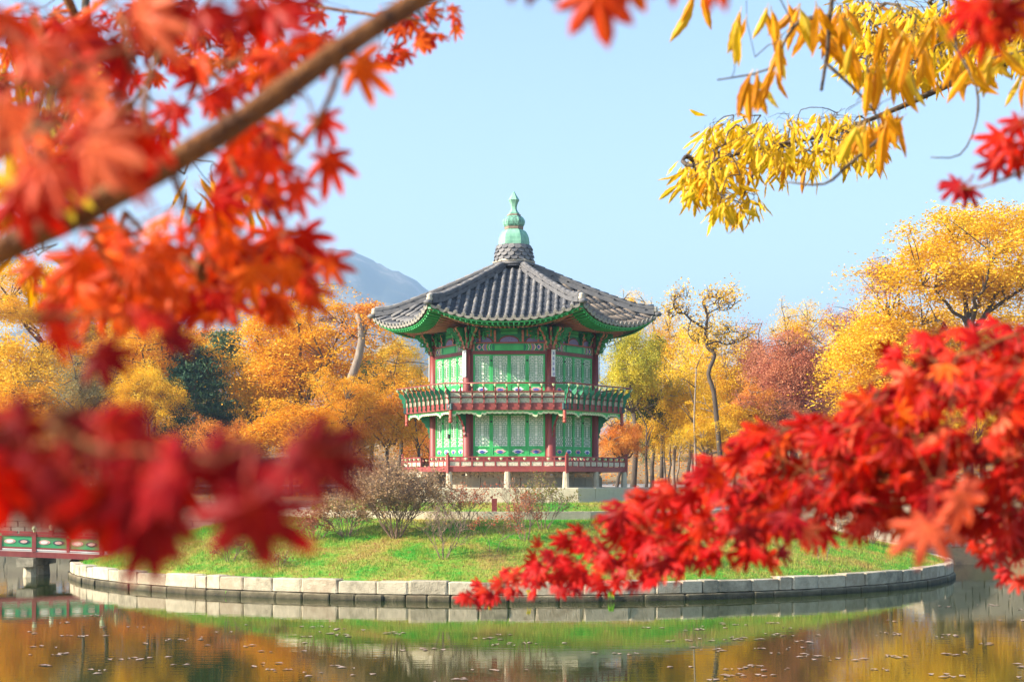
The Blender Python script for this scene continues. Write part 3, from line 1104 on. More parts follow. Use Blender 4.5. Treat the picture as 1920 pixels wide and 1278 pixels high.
# corner blocks and hanging drops
for k in range(6):
    cx, cyy = corner(SU, k)
    A = math.radians(-60 + 60 * k)
    link("corner_block", MB().box(-.16, .04, -.10, .10, 5.84, 6.06).mesh("corner_block", M['teal'], dz=-ZB), pav, (cx, cyy, 0), A)
    link("hanging_drop", MB().lathe([(.02, 5.36), (.065, 5.39), (.075, 5.43), (.045, 5.47), (.05, 5.49), (.075, 5.52), (.055, 5.56), (.06, 5.70), (.06, 5.95)], 10).mesh("hanging_drop", M['redl'], True, -ZB), pav, (cx * .985, cyy * .985, 0))
# scalloped valance under the gallery
def valance():
    h = 3.98 / 2
    top = 5.82
    pts = [(-h, top)]
    low = []
    N = 22
    for i in range(N):
        a = -h + 2 * h * i / N
        b = -h + 2 * h * (i + 1) / N
        m = (a + b) / 2
        dep = .10
        for c in (-.99, .99):
            dep += .11 * max(0, 1 - abs(m - c) / .26)
        dep += .12 * max(0, 1 - (h - abs(m)) / .3)
        for t in (0.0, .2, .4, .6, .8):
            low.append((a + (b - a) * t, top - dep - .035 * math.sin(math.pi * t)))
    low.append((h, top - .22))
    return [(h, top)] + low[::-1] + [(-h, top)]
vp = valance()
mb = MB()
y = -C30 * 3.98
# built in thin vertical strips so that the concave outline triangulates cleanly
lowp = sorted(vp[1:-1])
for (xa, za), (xb, zb2) in zip(lowp[:-1], lowp[1:]):
    mb.add([(xa, y, za), (xb, y, zb2), (xb, y, 5.82), (xa, y, 5.82), (xa, y + .03, za), (xb, y + .03, zb2), (xb, y + .03, 5.82), (xa, y + .03, 5.82)],
           [(0, 1, 2, 3), (7, 6, 5, 4), (0, 4, 5, 1)])
val = part("valance", mb, M['pale'])
mb = MB()
for (xa, za), (xb, zb2) in zip(lowp[:-1], lowp[1:]):
    mb.add([(xa, y - .004, min(za + .075, 5.79)), (xb, y - .004, min(zb2 + .075, 5.79)), (xb, y - .004, 5.80), (xa, y - .004, 5.80)], [(0, 1, 2, 3)])
mb.obj("valance_paint", M['green'], val, dz=-ZB)
around(val)
# braces from the columns to the upper gallery
pr = [(.14, 5.80), (.14, 4.95), (.17, 4.88), (.22, 4.97), (.19, 5.05), (.25, 5.16), (.24, 5.26), (.34, 5.36), (.35, 5.45), (.47, 5.54), (.50, 5.62), (.66, 5.69), (.72, 5.80)]
brm = MB().plate(pr, .09, MT, 0, 1).mesh("brace", [M['dgreen'], M['red2']], dz=-ZB)
for k in range(6):
    cx, cyy = corner(3.0, k)
    link("brace", brm, pav, mtx=Matrix.Translation((cx, cyy, 0)) @ Matrix.Rotation(math.radians(60 * k + 30), 4, 'Z'))

# --- painted beam and lunettes above the upper doors
bm_ = part("painted_beam", MB().box(-1.38, 1.38, -AP - .05, -AP + .09, 7.98, 8.24), M['dgreen'])
MB().box(-.52, .52, -AP - .062, -AP - .05, 7.995, 8.225).obj("flat_panel", M['green'], bm_, dz=-ZB)
MB().box(-.54, .54, -AP - .070, -AP - .05, 8.178, 8.232).obj("panel_moulding", M['green2'], bm_, dz=-ZB)
def arcband(x, wd, s, mat, bulge=.05):
    mb = MB()
    zs = np.linspace(7.995, 8.225, 7)
    for a, b in zip(zs[:-1], zs[1:]):
        fa = bulge * (1 - ((a - 8.11) / .115) ** 2) * s
        fb = bulge * (1 - ((b - 8.11) / .115) ** 2) * s
        mb.add([(x + fa, -AP - .058, a), (x + wd + fa, -AP - .058, a), (x + wd + fb, -AP - .058, b), (x + fb, -AP - .058, b)], [(0, 1, 2, 3)])
    return mb.obj("painted_band", M[mat], bm_, dz=-ZB)
for s in (-1, 1):
    for (x, wd, mt) in ((.57, .05, 'green'), (.66, .02, 'cream'), (.69, .06, 'green'), (.755, .025, 'orange'), (.785, .06, 'purple'), (.85, .035, 'salmon'), (.89, .02, 'cream')):
        xx = x if s > 0 else -x - wd
        arcband(xx, wd, s, mt)
    mb = MB().plate([(s * 1.08 + a, 8.11 + b) for a, b in blob(.085, .095, 12, ph=4)], .014, Matrix.Translation((0, -AP - .055, 0)))
    mb.obj("painted_flower", M['pink'], bm_, dz=-ZB)
    mb = MB().plate([(s * 1.06 + a, 8.11 + b) for a, b in blob(.045, .06, 10, ph=4)], .014, Matrix.Translation((0, -AP - .062, 0)))
    mb.obj("flower_centre", M['blue'], bm_, dz=-ZB)
    a, b = sorted((s * 1.24, s * 1.30))
    MB().box(a, b, -AP - .06, -AP - .05, 7.985, 8.235).obj("painted_band", M['salmon'], bm_, dz=-ZB)
around(bm_, (1, 5))
around(bm_, ()) 
for k in (2, 3, 4):
    o = link("painted_beam", bm_.data, pav, mtx=HEX[k])
around(part("red_rail", MB().box(-1.36, 1.36, -AP - .075, -AP + .09, 8.245, 8.285), M['redl']))
up = part("upper_frieze", MB().box(-1.36, 1.36, -AP - .02, -AP + .095, 8.29, 8.82), M['dgreen'])
for c in (-.98, 0, .98):
    w_ = .36 if c else .33
    pts = [(c + w_ * math.cos(t), 8.295 + .19 * math.sin(t)) for t in np.linspace(0, math.pi, 11)]
    MB().plate(pts, .02, Matrix.Translation((0, -AP - .028, 0)), 0, 1).obj("lunette", [M['purple'], M['redl']], up, dz=-ZB)
    pts2 = [(c + (w_ + .05) * math.cos(t), 8.295 + .235 * math.sin(t)) for t in np.linspace(0, math.pi, 11)]
    MB().plate(pts2, .014, Matrix.Translation((0, -AP - .024, 0))).obj("lunette_border", M['red'], up, dz=-ZB)
    MB().box(c - .30, c + .30, -AP - .045, -AP - .02, 8.58, 8.66).obj("frieze_beam", M['green'], up, dz=-ZB)
    MB().box(c - .31, c + .31, -AP - .055, -AP - .02, 8.69, 8.79).obj("frieze_beam", M['green'], up, dz=-ZB)
for s in (-1, 1):
    for q, (dx, mt) in enumerate(((.60, 'green2'), (.655, 'orange'), (.71, 'purple'), (.765, 'orange'), (.82, 'salmon'))):
        MB().box(s * dx - .024, s * dx + .024, -AP - .035, -AP - .02, 8.50, 8.74).obj("painted_band", M[mt], up, dz=-ZB)
    pp = [(0, 8.29), (.07, 8.29), (.085, 8.36), (.06, 8.41), (.10, 8.49), (.075, 8.55), (.13, 8.64), (.12, 8.70), (0, 8.72)]
    MB().plate(pp, .075, Matrix.Translation((s * .5, -AP - .055, 0)) @ MT, 0, 1).obj("small_bracket", [M['dgreen'], M['salmon']], up, dz=-ZB)
around(up)

# --- bracket sets on the column heads
def arm(scale=1.0):
    p = [(.0, 8.02), (.17, 8.02), (.22, 8.06), (.21, 8.13), (.30, 8.20), (.29, 8.28), (.40, 8.36), (.39, 8.44), (.52, 8.52), (.50, 8.58), (.66, 8.66), (.70, 8.74), (.62, 8.80), (.0, 8.80)]
    return [(x * scale, z) for x, z in p]
armm = MB().plate(arm(), .085, MT, 0, 1).mesh("bracket_arm", [M['green2'], M['salmon']], dz=-ZB)
def curl(r, t):
    mb = MB()
    pts = [(r * math.cos(a) * (1 - .09 * a), 0, r * math.sin(a) * (1 - .09 * a)) for a in np.linspace(0, 5.2, 12)]
    mb.tube(pts, t, 5)
    return mb
curlm = [curl(.085, .020).mesh("scroll", M['green2'], True), curl(.07, .018).mesh("scroll", M['green'], True)]
for k in range(6):
    cx, cyy = corner(3.0, k)
    base = 60 * k + 30
    head = link("bracket_set", MB().box(-.2, .2, -.2, .2, 8.06, 8.20).lathe([(.15, 8.2), (.24, 8.3), (.24, 8.8)], 8).mesh("bracket_set", M['red'], dz=-ZB), pav, mtx=Matrix.Translation((cx, cyy, 0)) @ Matrix.Rotation(math.radians(base), 4, 'Z'))
    rr = random.Random(k)
    for da, sc_ in ((0, 1.05), (60, 1.1), (-60, 1.1), (28, .8), (-28, .8)):
        link("bracket_arm", armm, head, mtx=Matrix.Rotation(math.radians(da), 4, 'Z') @ Matrix.Diagonal((sc_, sc_, 1, 1)))
        for j in range(5):
            u = .26 + .1 * j
            link("scroll", rr.choice(curlm), head, mtx=Matrix.Rotation(math.radians(da + rr.uniform(-9, 9)), 4, 'Z') @ Matrix.Translation((rr.choice((-.07, .07)), -u, 8.16 + .125 * j - ZB + rr.uniform(-.05, .1))) @ Matrix.Rotation(rr.uniform(0, 6.28), 4, 'X') @ Matrix.Rotation(math.radians(90), 4, 'Z'))

# scrollwork filling the frieze next to each column head
rs_ = random.Random(77)
for k in (0, 1, 5):
    fz = [o for o in pav.children if o.name.startswith("upper_frieze") and abs((o.rotation_euler.z - math.radians(60 * k) + math.pi) % (2 * math.pi) - math.pi) < .01][0]
    for s in (-1, 1):
        for j in range(11):
            x = s * rs_.uniform(.78, 1.28)
            link("scroll", rs_.choice(curlm), fz, mtx=Matrix.Translation((x, -AP - rs_.uniform(.05, .22), rs_.uniform(8.40, 8.76) - ZB)) @ Matrix.Rotation(rs_.uniform(0, 6.28), 4, 'Y') @ Matrix.Diagonal((1.1, 1.1, 1.1, 1)))
        pp2 = [(0, 8.29), (.10, 8.31), (.13, 8.38), (.10, 8.43), (.18, 8.50), (.16, 8.56), (.26, 8.64), (.25, 8.72), (0, 8.74)]
        MB().plate(pp2, .06, Matrix.Translation((s * 1.05, -AP - .03, 0)) @ MT, 0, 1).obj("small_bracket", [M['dgreen'], M['salmon']], fz, dz=-ZB)
# --- white plaques with blue characters on the columns
rr = random.Random(4)
def glyph(seed):
    g = random.Random(seed)
    mb = MB()
    for i in range(3):
        z = -.045 + .04 * i + g.uniform(-.008, .008)
        l = g.uniform(.022, .038)
        mb.box(-l, l, -.004, .0, z - .006, z + .006)
    for i in range(2):
        x = g.uniform(-.03, .03)
        mb.box(x - .006, x + .006, -.0045, .0, -.05, g.uniform(.02, .055))
    x = g.choice((-.02, .02))
    mb.beam((0, -.002, .0), (x * 1.6, -.002, -.055), .004, .012)
    return mb.mesh("character", M['blue'])
for k in range(6):
    cx, cyy = corner(3.0, k)
    R = Matrix.Rotation(math.radians(60 * k + 30), 4, 'Z')
    pl = link("name_plaque", MB().box(-.072, .072, -.205, -.172, 7.04, 8.0).mesh("name_plaque", M['white'], dz=-ZB), pav, mtx=Matrix.Translation((cx, cyy, 0)) @ R)
    for i in range(5):
        link("character", glyph(k * 10 + i), pl, (0, -.206, 7.88 - .185 * i - ZB))

# --- roof geometry
def A_mid(v): return .50 + (4.45 - .50) * v
def A_cor(v): return .50 + (4.63 - .50) * v
def roofP(u, v):
    hw = A_cor(v) * T30
    t = max(-1.15, min(1.15, u / hw))
    a = A_mid(v) + (A_cor(v) - A_mid(v)) * t * t
    zm = 8.97 + 2.30 * max(0, 1 - v) ** 1.20
    zh = 9.43 + 1.84 * max(0, 1 - v) ** 1.16 + .06 * max(0, v - .8) / .2
    z = zm + (zh - zm) * abs(t) ** 2.6
    return Vector((u, -a, z))
def hipP(v):
    return roofP(A_cor(v) * T30, v)
def v_hip(u):
    return max(.02, (abs(u) / T30 - .50) / (4.63 - .50))
SP = .29
cols = [SP * i for i in range(-8, 9)]
# concave tile courses (too fine to pick apart): one stepped sheet per face
def field_mesh():
    mb = MB()
    gaps = [SP * (i + .5) for i in range(-9, 9)]
    NS = 34
    for g in gaps:
        v0 = max(v_hip(g) - .03, .0)
        for j in range(NS):
            va = j / NS
            vb = (j + 1) / NS
            if vb <= v0: continue
            va = max(va, v0)
            row0, row1, row2 = [], [], []
            for s in (-.5, -.25, 0, .25, .5):
                u = g + SP * s
                dip = -.055 * (1 - (2 * s) ** 2)
                p0 = roofP(u, va); p1 = roofP(u, vb)
                row0.append((p0.x, p0.y, p0.z + dip - .012))
                row1.append((p1.x, p1.y, p1.z + dip + .016))
                row2.append((p1.x, p1.y + .004, p1.z + dip - .014))
            o = len(mb.v)
            mb.v += row0 + row1 + row2
            for i in range(4):
                mb.f.append((o + i, o + 5 + i, o + 6 + i, o + 1 + i)); mb.m.append(0)
                mb.f.append((o + 5 + i, o + 10 + i, o + 11 + i, o + 6 + i)); mb.m.append(0)
    return mb
fld = part("flat_tile_courses", field_mesh(), M['tileflat'])
fld["kind"] = "stuff"
around(fld)
# roof deck under the tiles
mb = MB()
NU = 12
for j in range(14):
    va, vb = j / 14, (j + 1) / 14
    for i in range(NU):
        ta, tb = -1 + 2 * i / NU, -1 + 2 * (i + 1) / NU
        v = []
        for (t, vv) in ((ta, va), (ta, vb), (tb, vb), (tb, va)):
            p = roofP(t * A_cor(vv) * T30, vv)
            v.append((p.x, p.y + .02, p.z - .10))
        mb.add(v, [(0, 1, 2, 3)])
around(part("roof_deck", mb, M['red'], smooth=True))
# round cover tiles, one by one on the three faces in view, joined on the hidden faces
def tile_geo(mb, Mx=Matrix.Identity(4), L=.45):
    n = 6
    o = len(mb.v)
    for (yy, r, dz) in ((0, .078, .018), (L * .93, .068, .004), (L * 1.04, .060, -.005)):
        for j in range(n + 1):
            a = math.pi * j / n
            mb.v.append(tuple(Mx @ Vector((r * math.cos(a), yy, dz + r * math.sin(a) - .01))))
    for i in range(2):
        for j in range(n):
            a = o + i * (n + 1) + j
            mb.f.append((a, a + 1, a + n + 2, a + n + 1)); mb.m.append(0)
    mb.f.append(tuple(o + j for j in reversed(range(n + 1)))); mb.m.append(0)
    return mb
tilem = tile_geo(MB()).mesh("cover_tile", M['tile'], True)
tilebm = tile_geo(MB()).mesh("cover_tile", M['tileb'], True)
discm = MB().lathe([(.082, -.02), (.082, .012), (.064, .018), (.055, .008), (.03, .02)], 10).mesh("end_disc", M['tilelite'])
lipm = None
def surf_frame(u, v, dv=.01):
    p = roofP(u, v)
    q = roofP(u, v - dv)
    Y = (q - p).normalized()
    X = Vector((1, 0, 0))
    X = (X - Y * X.dot(Y)).normalized()
    Z = X.cross(Y)
    m = Matrix((X, Y, Z)).transposed().to_4x4()
    m.translation = p
    return m
off = Matrix.Translation((0, 0, -ZB))
hidden = MB()
LT = .45
for u in cols:
    v0 = v_hip(abs(u) + .02) + .015
    top, bot = roofP(u, v0), roofP(u, 1.0)
    L = (top - bot).length
    nT = max(1, int(round(L / LT)))
    for j in range(nT):
        v = 1.0 - (1.0 - v0) * j / nT
        fr = surf_frame(u, v)
        ln = L / nT / LT
        loc = fr @ Matrix.Diagonal((1, ln, 1, 1))
        for k in (0, 1, 5):
            link("cover_tile", tilem if k != 1 else tilebm, pav, mtx=HEX[k] @ off @ loc)
        for k in (2, 3, 4):
            tile_geo(hidden, HEX[k] @ off @ loc)
    fr = surf_frame(u, 1.0)
    for k in (0, 1, 5):
        link("end_disc", discm, pav, mtx=HEX[k] @ off @ fr @ Matrix.Translation((0, -.02, .03)) @ Matrix.Rotation(math.radians(90), 4, 'X'))
hb = hidden.obj("cover_tile_rows", M['tile'], pav, True)
hb["kind"] = "stuff"
# drip tiles: crescent lips between the cover tiles
n_ = 8
lip = [(.135 * math.cos(t), -.10 * math.sin(t)) for t in np.linspace(0, math.pi, n_ + 1)]
lipm = MB().plate(lip, .025, None, 0, 0).mesh("drip_tile", M['tilelite'])
for i in range(-9, 9):
    u = SP * (i + .5)
    fr = surf_frame(u, 1.0)
    for k in (0, 1, 5):
        link("drip_tile", lipm, pav, mtx=HEX[k] @ off @ Matrix.Translation(fr.translation + Vector((0, -.03, .0))) @ Matrix.Rotation(math.radians(8), 4, 'X') @ Matrix.Rotation(math.atan2((roofP(u + .1, 1) - roofP(u - .1, 1)).z, .2), 4, 'Y').inverted())

# hip ridges with layered courses and cap tiles
def ridge():
    mb = MB()
    vs = np.linspace(.03, .975, 22)
    for (hw, z0, z1) in ((.125, -.06, .09), (.095, .095, .145), (.11, .148, .19), (.09, .193, .235)):
        o = len(mb.v)
        for v in vs:
            p = hipP(v)
            lift = .10 * max(0, v - .86) / .14
            d = Vector((math.cos(math.radians(-60)), math.sin(math.radians(-60)), 0))
            x = Vector((-d.y, d.x, 0))
            for sx, zz_ in ((-1, z0), (1, z0), (1, z1), (-1, z1)):
                q = p + x * hw * sx + Vector((0, 0, zz_ + lift * (1 if zz_ == z1 else .6)))
                mb.v.append(tuple(q))
        for i in range(len(vs) - 1):
            for j in range(4):
                a = o + i * 4
                mb.f.append((a + j, a + (j + 1) % 4, a + 4 + (j + 1) % 4, a + 4 + j)); mb.m.append(0)
        mb.f.append((o, o + 3, o + 2, o + 1)); mb.m.append(0)
        e = o + (len(vs) - 1) * 4
        mb.f.append((e, e + 1, e + 2, e + 3)); mb.m.append(0)
    return mb
rg = part("hip_ridge", ridge(), M['tile'])
capvs = np.linspace(.05, .975, 14)
for i, v in enumerate(capvs[1:]):
    p = hipP(v) + Vector((0, 0, .215 + .10 * max(0, v - .86) / .14))
    q = hipP(capvs[i]) + Vector((0, 0, .215 + .10 * max(0, capvs[i] - .86) / .14))
    Y = (q - p)
    Ln = Y.length
    Y.normalize()
    X = Y.cross(Vector((0, 0, 1))).normalized()
    Z = X.cross(Y)
    m = Matrix((X, Y, Z)).transposed().to_4x4()
    m.translation = p
    link("ridge_tile", tilem, rg, mtx=off @ m @ Matrix.Diagonal((1.15, Ln / .45, .9, 1)))
p = hipP(.985) + Vector((0, 0, .16))
mb = MB().lathe([(.05, -.10), (.105, -.08), (.12, -.01), (.09, .06), (.11, .10), (.06, .15), (.02, .165)], 9)
link("ridge_end", mb.mesh("ridge_end", M['tilew'], True), rg, (p.x, p.y, p.z - ZB))
p2 = hipP(1.005)
mb = MB().lathe([(.02, -.07), (.13, -.05), (.17, .03), (.10, .09), (.02, .11)], 9)
link("corner_tile", mb.mesh("corner_tile", M['tile'], True), rg, (p2.x, p2.y, p2.z - ZB + .01))
around(rg)

# eaves: fascia boards, flying rafters, round rafters, soffit, corner beams
def eaveP(t, inset, drop, lift=1.0):
    """t in -1..1 along the eave, inset metres inwards from the tile edge, drop below it"""
    c = roofP(t * A_cor(1) * T30, 1.0)
    k = (-c.y - inset) / -c.y
    return Vector((c.x * k, c.y + inset, 8.97 + (c.z - 8.97) * lift - drop))
def strip(ins0, ins1, d0, d1, l0=1.0, l1=1.0, N=24):
    mb = MB()
    for i in range(N):
        ta, tb = -1 + 2 * i / N, -1 + 2 * (i + 1) / N
        mb.add([eaveP(ta, ins0, d0, l0), eaveP(tb, ins0, d0, l0), eaveP(tb, ins1, d1, l1), eaveP(ta, ins1, d1, l1)], [(0, 1, 2, 3)])
    return mb
def solidstrip(ins0, ins1, d0, d1, lift, N=24):
    mb = MB()
    for i in range(N):
        ta, tb = -1 + 2 * i / N, -1 + 2 * (i + 1) / N
        v = [eaveP(t, s, d, lift) for (s, d) in ((ins0, d1), (ins1, d1), (ins1, d0), (ins0, d0)) for t in (ta, tb)]
        mb.add(v, [(0, 1, 3, 2), (2, 3, 5, 4), (4, 5, 7, 6), (6, 7, 1, 0)])
    return mb
around(part("fascia_board", solidstrip(.06, .12, .075, .15, 1.0), M['green'], smooth=False))
around(part("fascia_board", solidstrip(.74, .80, .135, .205, .90), M['green'], smooth=False))
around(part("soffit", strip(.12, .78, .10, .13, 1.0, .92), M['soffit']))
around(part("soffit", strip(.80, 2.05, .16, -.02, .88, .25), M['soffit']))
NR = 28
fly = MB()
for i in range(NR):
    t = -1 + 2 * (i + .5) / NR
    for (nm, i0, d0, l0, i1, d1, l1, wdt, mt) in (("flying_rafter", .10, .185, 1.0, .95, .20, .88, .048, 'green'), ("rafter", .70, .262, .90, 2.05, .09, .22, .068, 'salmon')):
        a = eaveP(t, i0, d0, l0); b = eaveP(t, i1, d1, l1)
        mb = MB()
        if nm == "rafter":
            mb.tube([a, b], wdt / 2, 7)
        else:
            mb.beam(a, b, wdt, .075)
        me = mb.mesh(nm, M[mt], nm == "rafter" and False, -ZB)
        for k in (0, 1, 5):
            link(nm, me, pav, mtx=HEX[k])
        if nm == "rafter":
            for k in (2, 3, 4):
                o = len(fly.v)
                fly.v += [tuple(HEX[k] @ Vector(q)) for q in mb.v]
                fly.f += [tuple(x + o for x in q) for q in mb.f]
                fly.m += [0] * len(mb.f)
rb = part("rafter_row", fly, M['salmon'])
rb["kind"] = "stuff"
mb = MB()
a = eaveP(1.0, .06, .12, 1.0)
a2 = eaveP(1.0, .80, .22, .95)
b = eaveP(1.0, 2.3, .10, .15)
mb.beam(b, a2, .17, .22, 0)
mb.beam(a2 - (a - a2) * .25, a, .14, .15, 0)
cb = part("corner_beam", mb, M['green2'])
mb = MB()
mb.beam(b - Vector((0, 0, .112)), a2 - Vector((0, 0, .112)), .13, .012)
mb.beam(a2 - Vector((0, 0, .078)), a - Vector((0, 0, .078)), .10, .012)
mb.obj("corner_beam_edge", M['salmon'], cb, dz=-ZB)
around(cb)

# --- tiled collar and copper finial
part("collar_core", MB().lathe([(.72, 11.30), (.65, 11.62), (.60, 12.0), (.57, 12.12)], 18), M['tileflat'])
for j in range(6):
    mb = MB().tube([(-.38, -.66, 11.50), (.38, -.66, 11.50)], .05, 6)
around(part("collar_band", mb, M['tilew'], smooth=True))
around(part("collar_band", MB().tube([(-.39, -.69, 11.40), (.39, -.69, 11.40)], .05, 6), M['tile'], smooth=True))
sc_poly = [(.125 * math.cos(t), -.02 - .11 * math.sin(t)) for t in np.linspace(0, math.pi, 8)] + [(-.09, .08), (.09, .08)]
scm = MB().plate(sc_poly, .03).mesh("scale_tile", M['tile'])
for row, (z, r) in enumerate(((11.64, .71), (11.78, .70), (11.92, .675), (12.05, .65))):
    nn = 17
    for i in range(nn):
        a = 2 * math.pi * (i + .5 * (row % 2)) / nn
        link("scale_tile", scm, pav, mtx=Matrix.Translation((r * math.cos(a), r * math.sin(a), z - ZB)) @ Matrix.Rotation(a + math.pi / 2, 4, 'Z') @ Matrix.Rotation(math.radians(-24 + random.uniform(-9, 9)), 4, 'X') @ Matrix.Rotation(random.uniform(-.15, .15), 4, 'Y'))
fin = part("finial", MB().lathe([(.585, 12.14), (.59, 12.24), (.57, 12.40), (.52, 12.54), (.45, 12.65), (.36, 12.71), (.30, 12.72)], 6), M['copper'])
for nm, pf, mt in (("finial_ring", [(.34, 12.72), (.355, 12.74), (.355, 12.80), (.37, 12.83)], 'copperb'),
                   ("finial_bulb", [(.35, 12.83), (.40, 12.90), (.425, 13.0), (.415, 13.07), (.36, 13.16), (.29, 13.22), (.26, 13.225)], 'copperd'),
                   ("finial_ring", [(.25, 13.226), (.27, 13.24), (.25, 13.29), (.22, 13.295)], 'copperb'),
                   ("finial_neck", [(.21, 13.296), (.215, 13.33), (.15, 13.40), (.115, 13.48), (.11, 13.56), (.14, 13.68), (.195, 13.80), (.215, 13.82)], 'copper'),
                   ("finial_tip", [(.215, 13.821), (.20, 13.85), (.11, 14.0), (.03, 14.13), (.0, 14.17)], 'copper')):
    MB().lathe(pf, 6).obj(nm, M[mt], fin, dz=-ZB)

# small brown sign on the path
mb = MB()
mb.box(-.085, .085, -.02, .02, 0, .46)
sg = mb.obj("sign_post", M['red'])
s_ = P(927, 964, 51.9)
sg.location = (s_.x, s_.y, 2.29)
sg.rotation_euler.z = .1
tag(sg, "small plain brown-red marker board standing on the island path", "sign")

# ------------------------------------------------------------------ vegetation
PAL = {
 'golden': [(.48, .25, .014), (.78, .47, .018), (.86, .58, .04), (.82, .40, .018)],
 'amber': [(.50, .18, .012), (.78, .36, .014), (.84, .50, .025), (.76, .27, .015)],
 'orange': [(.42, .12, .025), (.68, .24, .035), (.76, .36, .05), (.58, .17, .05)],
 'salmon': [(.34, .11, .06), (.50, .18, .10), (.58, .26, .12), (.44, .13, .08)],
 'rose': [(.36, .11, .06), (.52, .18, .11), (.60, .28, .14), (.48, .14, .08)],
 'yellow': [(.52, .34, .02), (.78, .52, .03), (.86, .60, .05), (.70, .46, .03)],
 'deepyellow': [(.50, .29, .01), (.76, .46, .02), (.84, .54, .03), (.66, .40, .02)],
 'yellowgreen': [(.16, .21, .03), (.42, .40, .04), (.68, .54, .04), (.56, .46, .04)],
 'olive': [(.13, .13, .05), (.24, .20, .08), (.32, .26, .11), (.20, .17, .07)],
 'green': [(.03, .075, .02), (.06, .12, .03), (.11, .17, .04), (.05, .10, .03)],
 'pine': [(.016, .055, .026), (.03, .085, .04), (.06, .12, .045), (.025, .07, .03)],
 'pinel': [(.05, .10, .04), (.09, .15, .05), (.14, .18, .06), (.06, .11, .04)],
 'brownred': [(.22, .07, .03), (.36, .13, .06), (.30, .15, .08), (.42, .15, .05)],
}
LM = {k: leafmat('foliage ' + k, v, True, .32 if 'pine' not in k else .12, tint=1.2) for k, v in PAL.items()}

def leaf_quads(pts, size, rng, flat=.5, aspect=.62):
    """one bent rhombus per point; returns verts (4N,3) and quads (N,4)"""
    n = len(pts)
    d = rng.normal(size=(n, 3))
    d[:, 2] *= flat
    d /= np.linalg.norm(d, axis=1)[:, None] + 1e-9
    r = rng.normal(size=(n, 3))
    s = np.cross(d, r)
    s /= np.linalg.norm(s, axis=1)[:, None] + 1e-9
    nn = np.cross(d, s)
    sz = size[:, None]
    v = np.empty((n, 4, 3))
    v[:, 0] = pts - d * sz * .5
    v[:, 1] = pts + s * sz * aspect * .5 + nn * sz * .06
    v[:, 2] = pts + d * sz * .5
    v[:, 3] = pts - s * sz * aspect * .5 + nn * sz * .06
    q = np.arange(4 * n, dtype=np.int32).reshape(n, 4)
    return v.reshape(-1, 3), q

def bez(a, b, c, n):
    return [a * (1 - t) ** 2 + b * 2 * t * (1 - t) + c * t * t for t in [i / n for i in range(n + 1)]]

def wob(pts, amp, r):
    out = [pts[0]]
    for p in pts[1:-1]:
        out.append(p + Vector((r.uniform(-amp, amp), r.uniform(-amp, amp), r.uniform(-amp, amp))))
    return out + [pts[-1]]


def crown_proto(style, var):
    """clump centres in the unit ball and a crown mesh filling it (shared between trees of the same habit)"""
    rng = np.random.default_rng(1000 + 17 * var + {'round': 0, 'tiers': 300, 'open': 600}[style])
    n_cl = {'round': 170, 'tiers': 190, 'open': 100}[style]
    per = {'round': 270, 'tiers': 260, 'open': 150}[style]
    leaf = .031
    lob = [(rng.normal(size=3), rng.uniform(0, 6.28), rng.uniform(1.5, 3.6)) for _ in range(6)]
    cl = []
    while len(cl) < n_cl:
        v = rng.normal(size=3)
        v /= np.linalg.norm(v)
        q = rng.uniform(.12, 1) ** (1 / 2.6)
        k = 1.0 + .42 * sum(math.sin(l[2] * float(v @ l[0]) + l[1]) for l in lob) / 2.0
        p_ = v * q * k * .84
        if p_[2] < 0: p_[2] *= .85
        cl.append(p_)
    P_, S_, R_ = [], [], []
    for q in cl:
        cs_ = rng.uniform(.09, .23)
        n = int(per * rng.uniform(.5, 1.5) * (cs_ / .16) ** 1.2)
        if style == 'tiers':
            pts = rng.normal(size=(n, 3)) * np.array([cs_ * .85, cs_ * .85, cs_ * .24])
        else:
            pts = rng.normal(size=(n, 3)) * np.array([cs_ * .68, cs_ * .68, cs_ * .46])
        pts[:, 2] -= .5 * (pts[:, 0] ** 2 + pts[:, 1] ** 2) / cs_
        P_.append(pts + q)
        S_.append(rng.uniform(.6, 1.35, n) * leaf)
        R_.append(np.clip(rng.random() * .6 + rng.uniform(0, .4, n), 0, 1))
    v, q = leaf_quads(np.concatenate(P_), np.concatenate(S_), rng, flat=.3 if style == 'tiers' else .55, aspect=.7)
    me = npmesh("crown", v, quads=q, mat=LM['amber'], rnd=np.repeat(np.concatenate(R_), 4))
    return [Vector(c) for c in cl], me
PROTO = {}
def proto(style, var):
    if (style, var) not in PROTO:
        PROTO[(style, var)] = crown_proto(style, var)
    return PROTO[(style, var)]

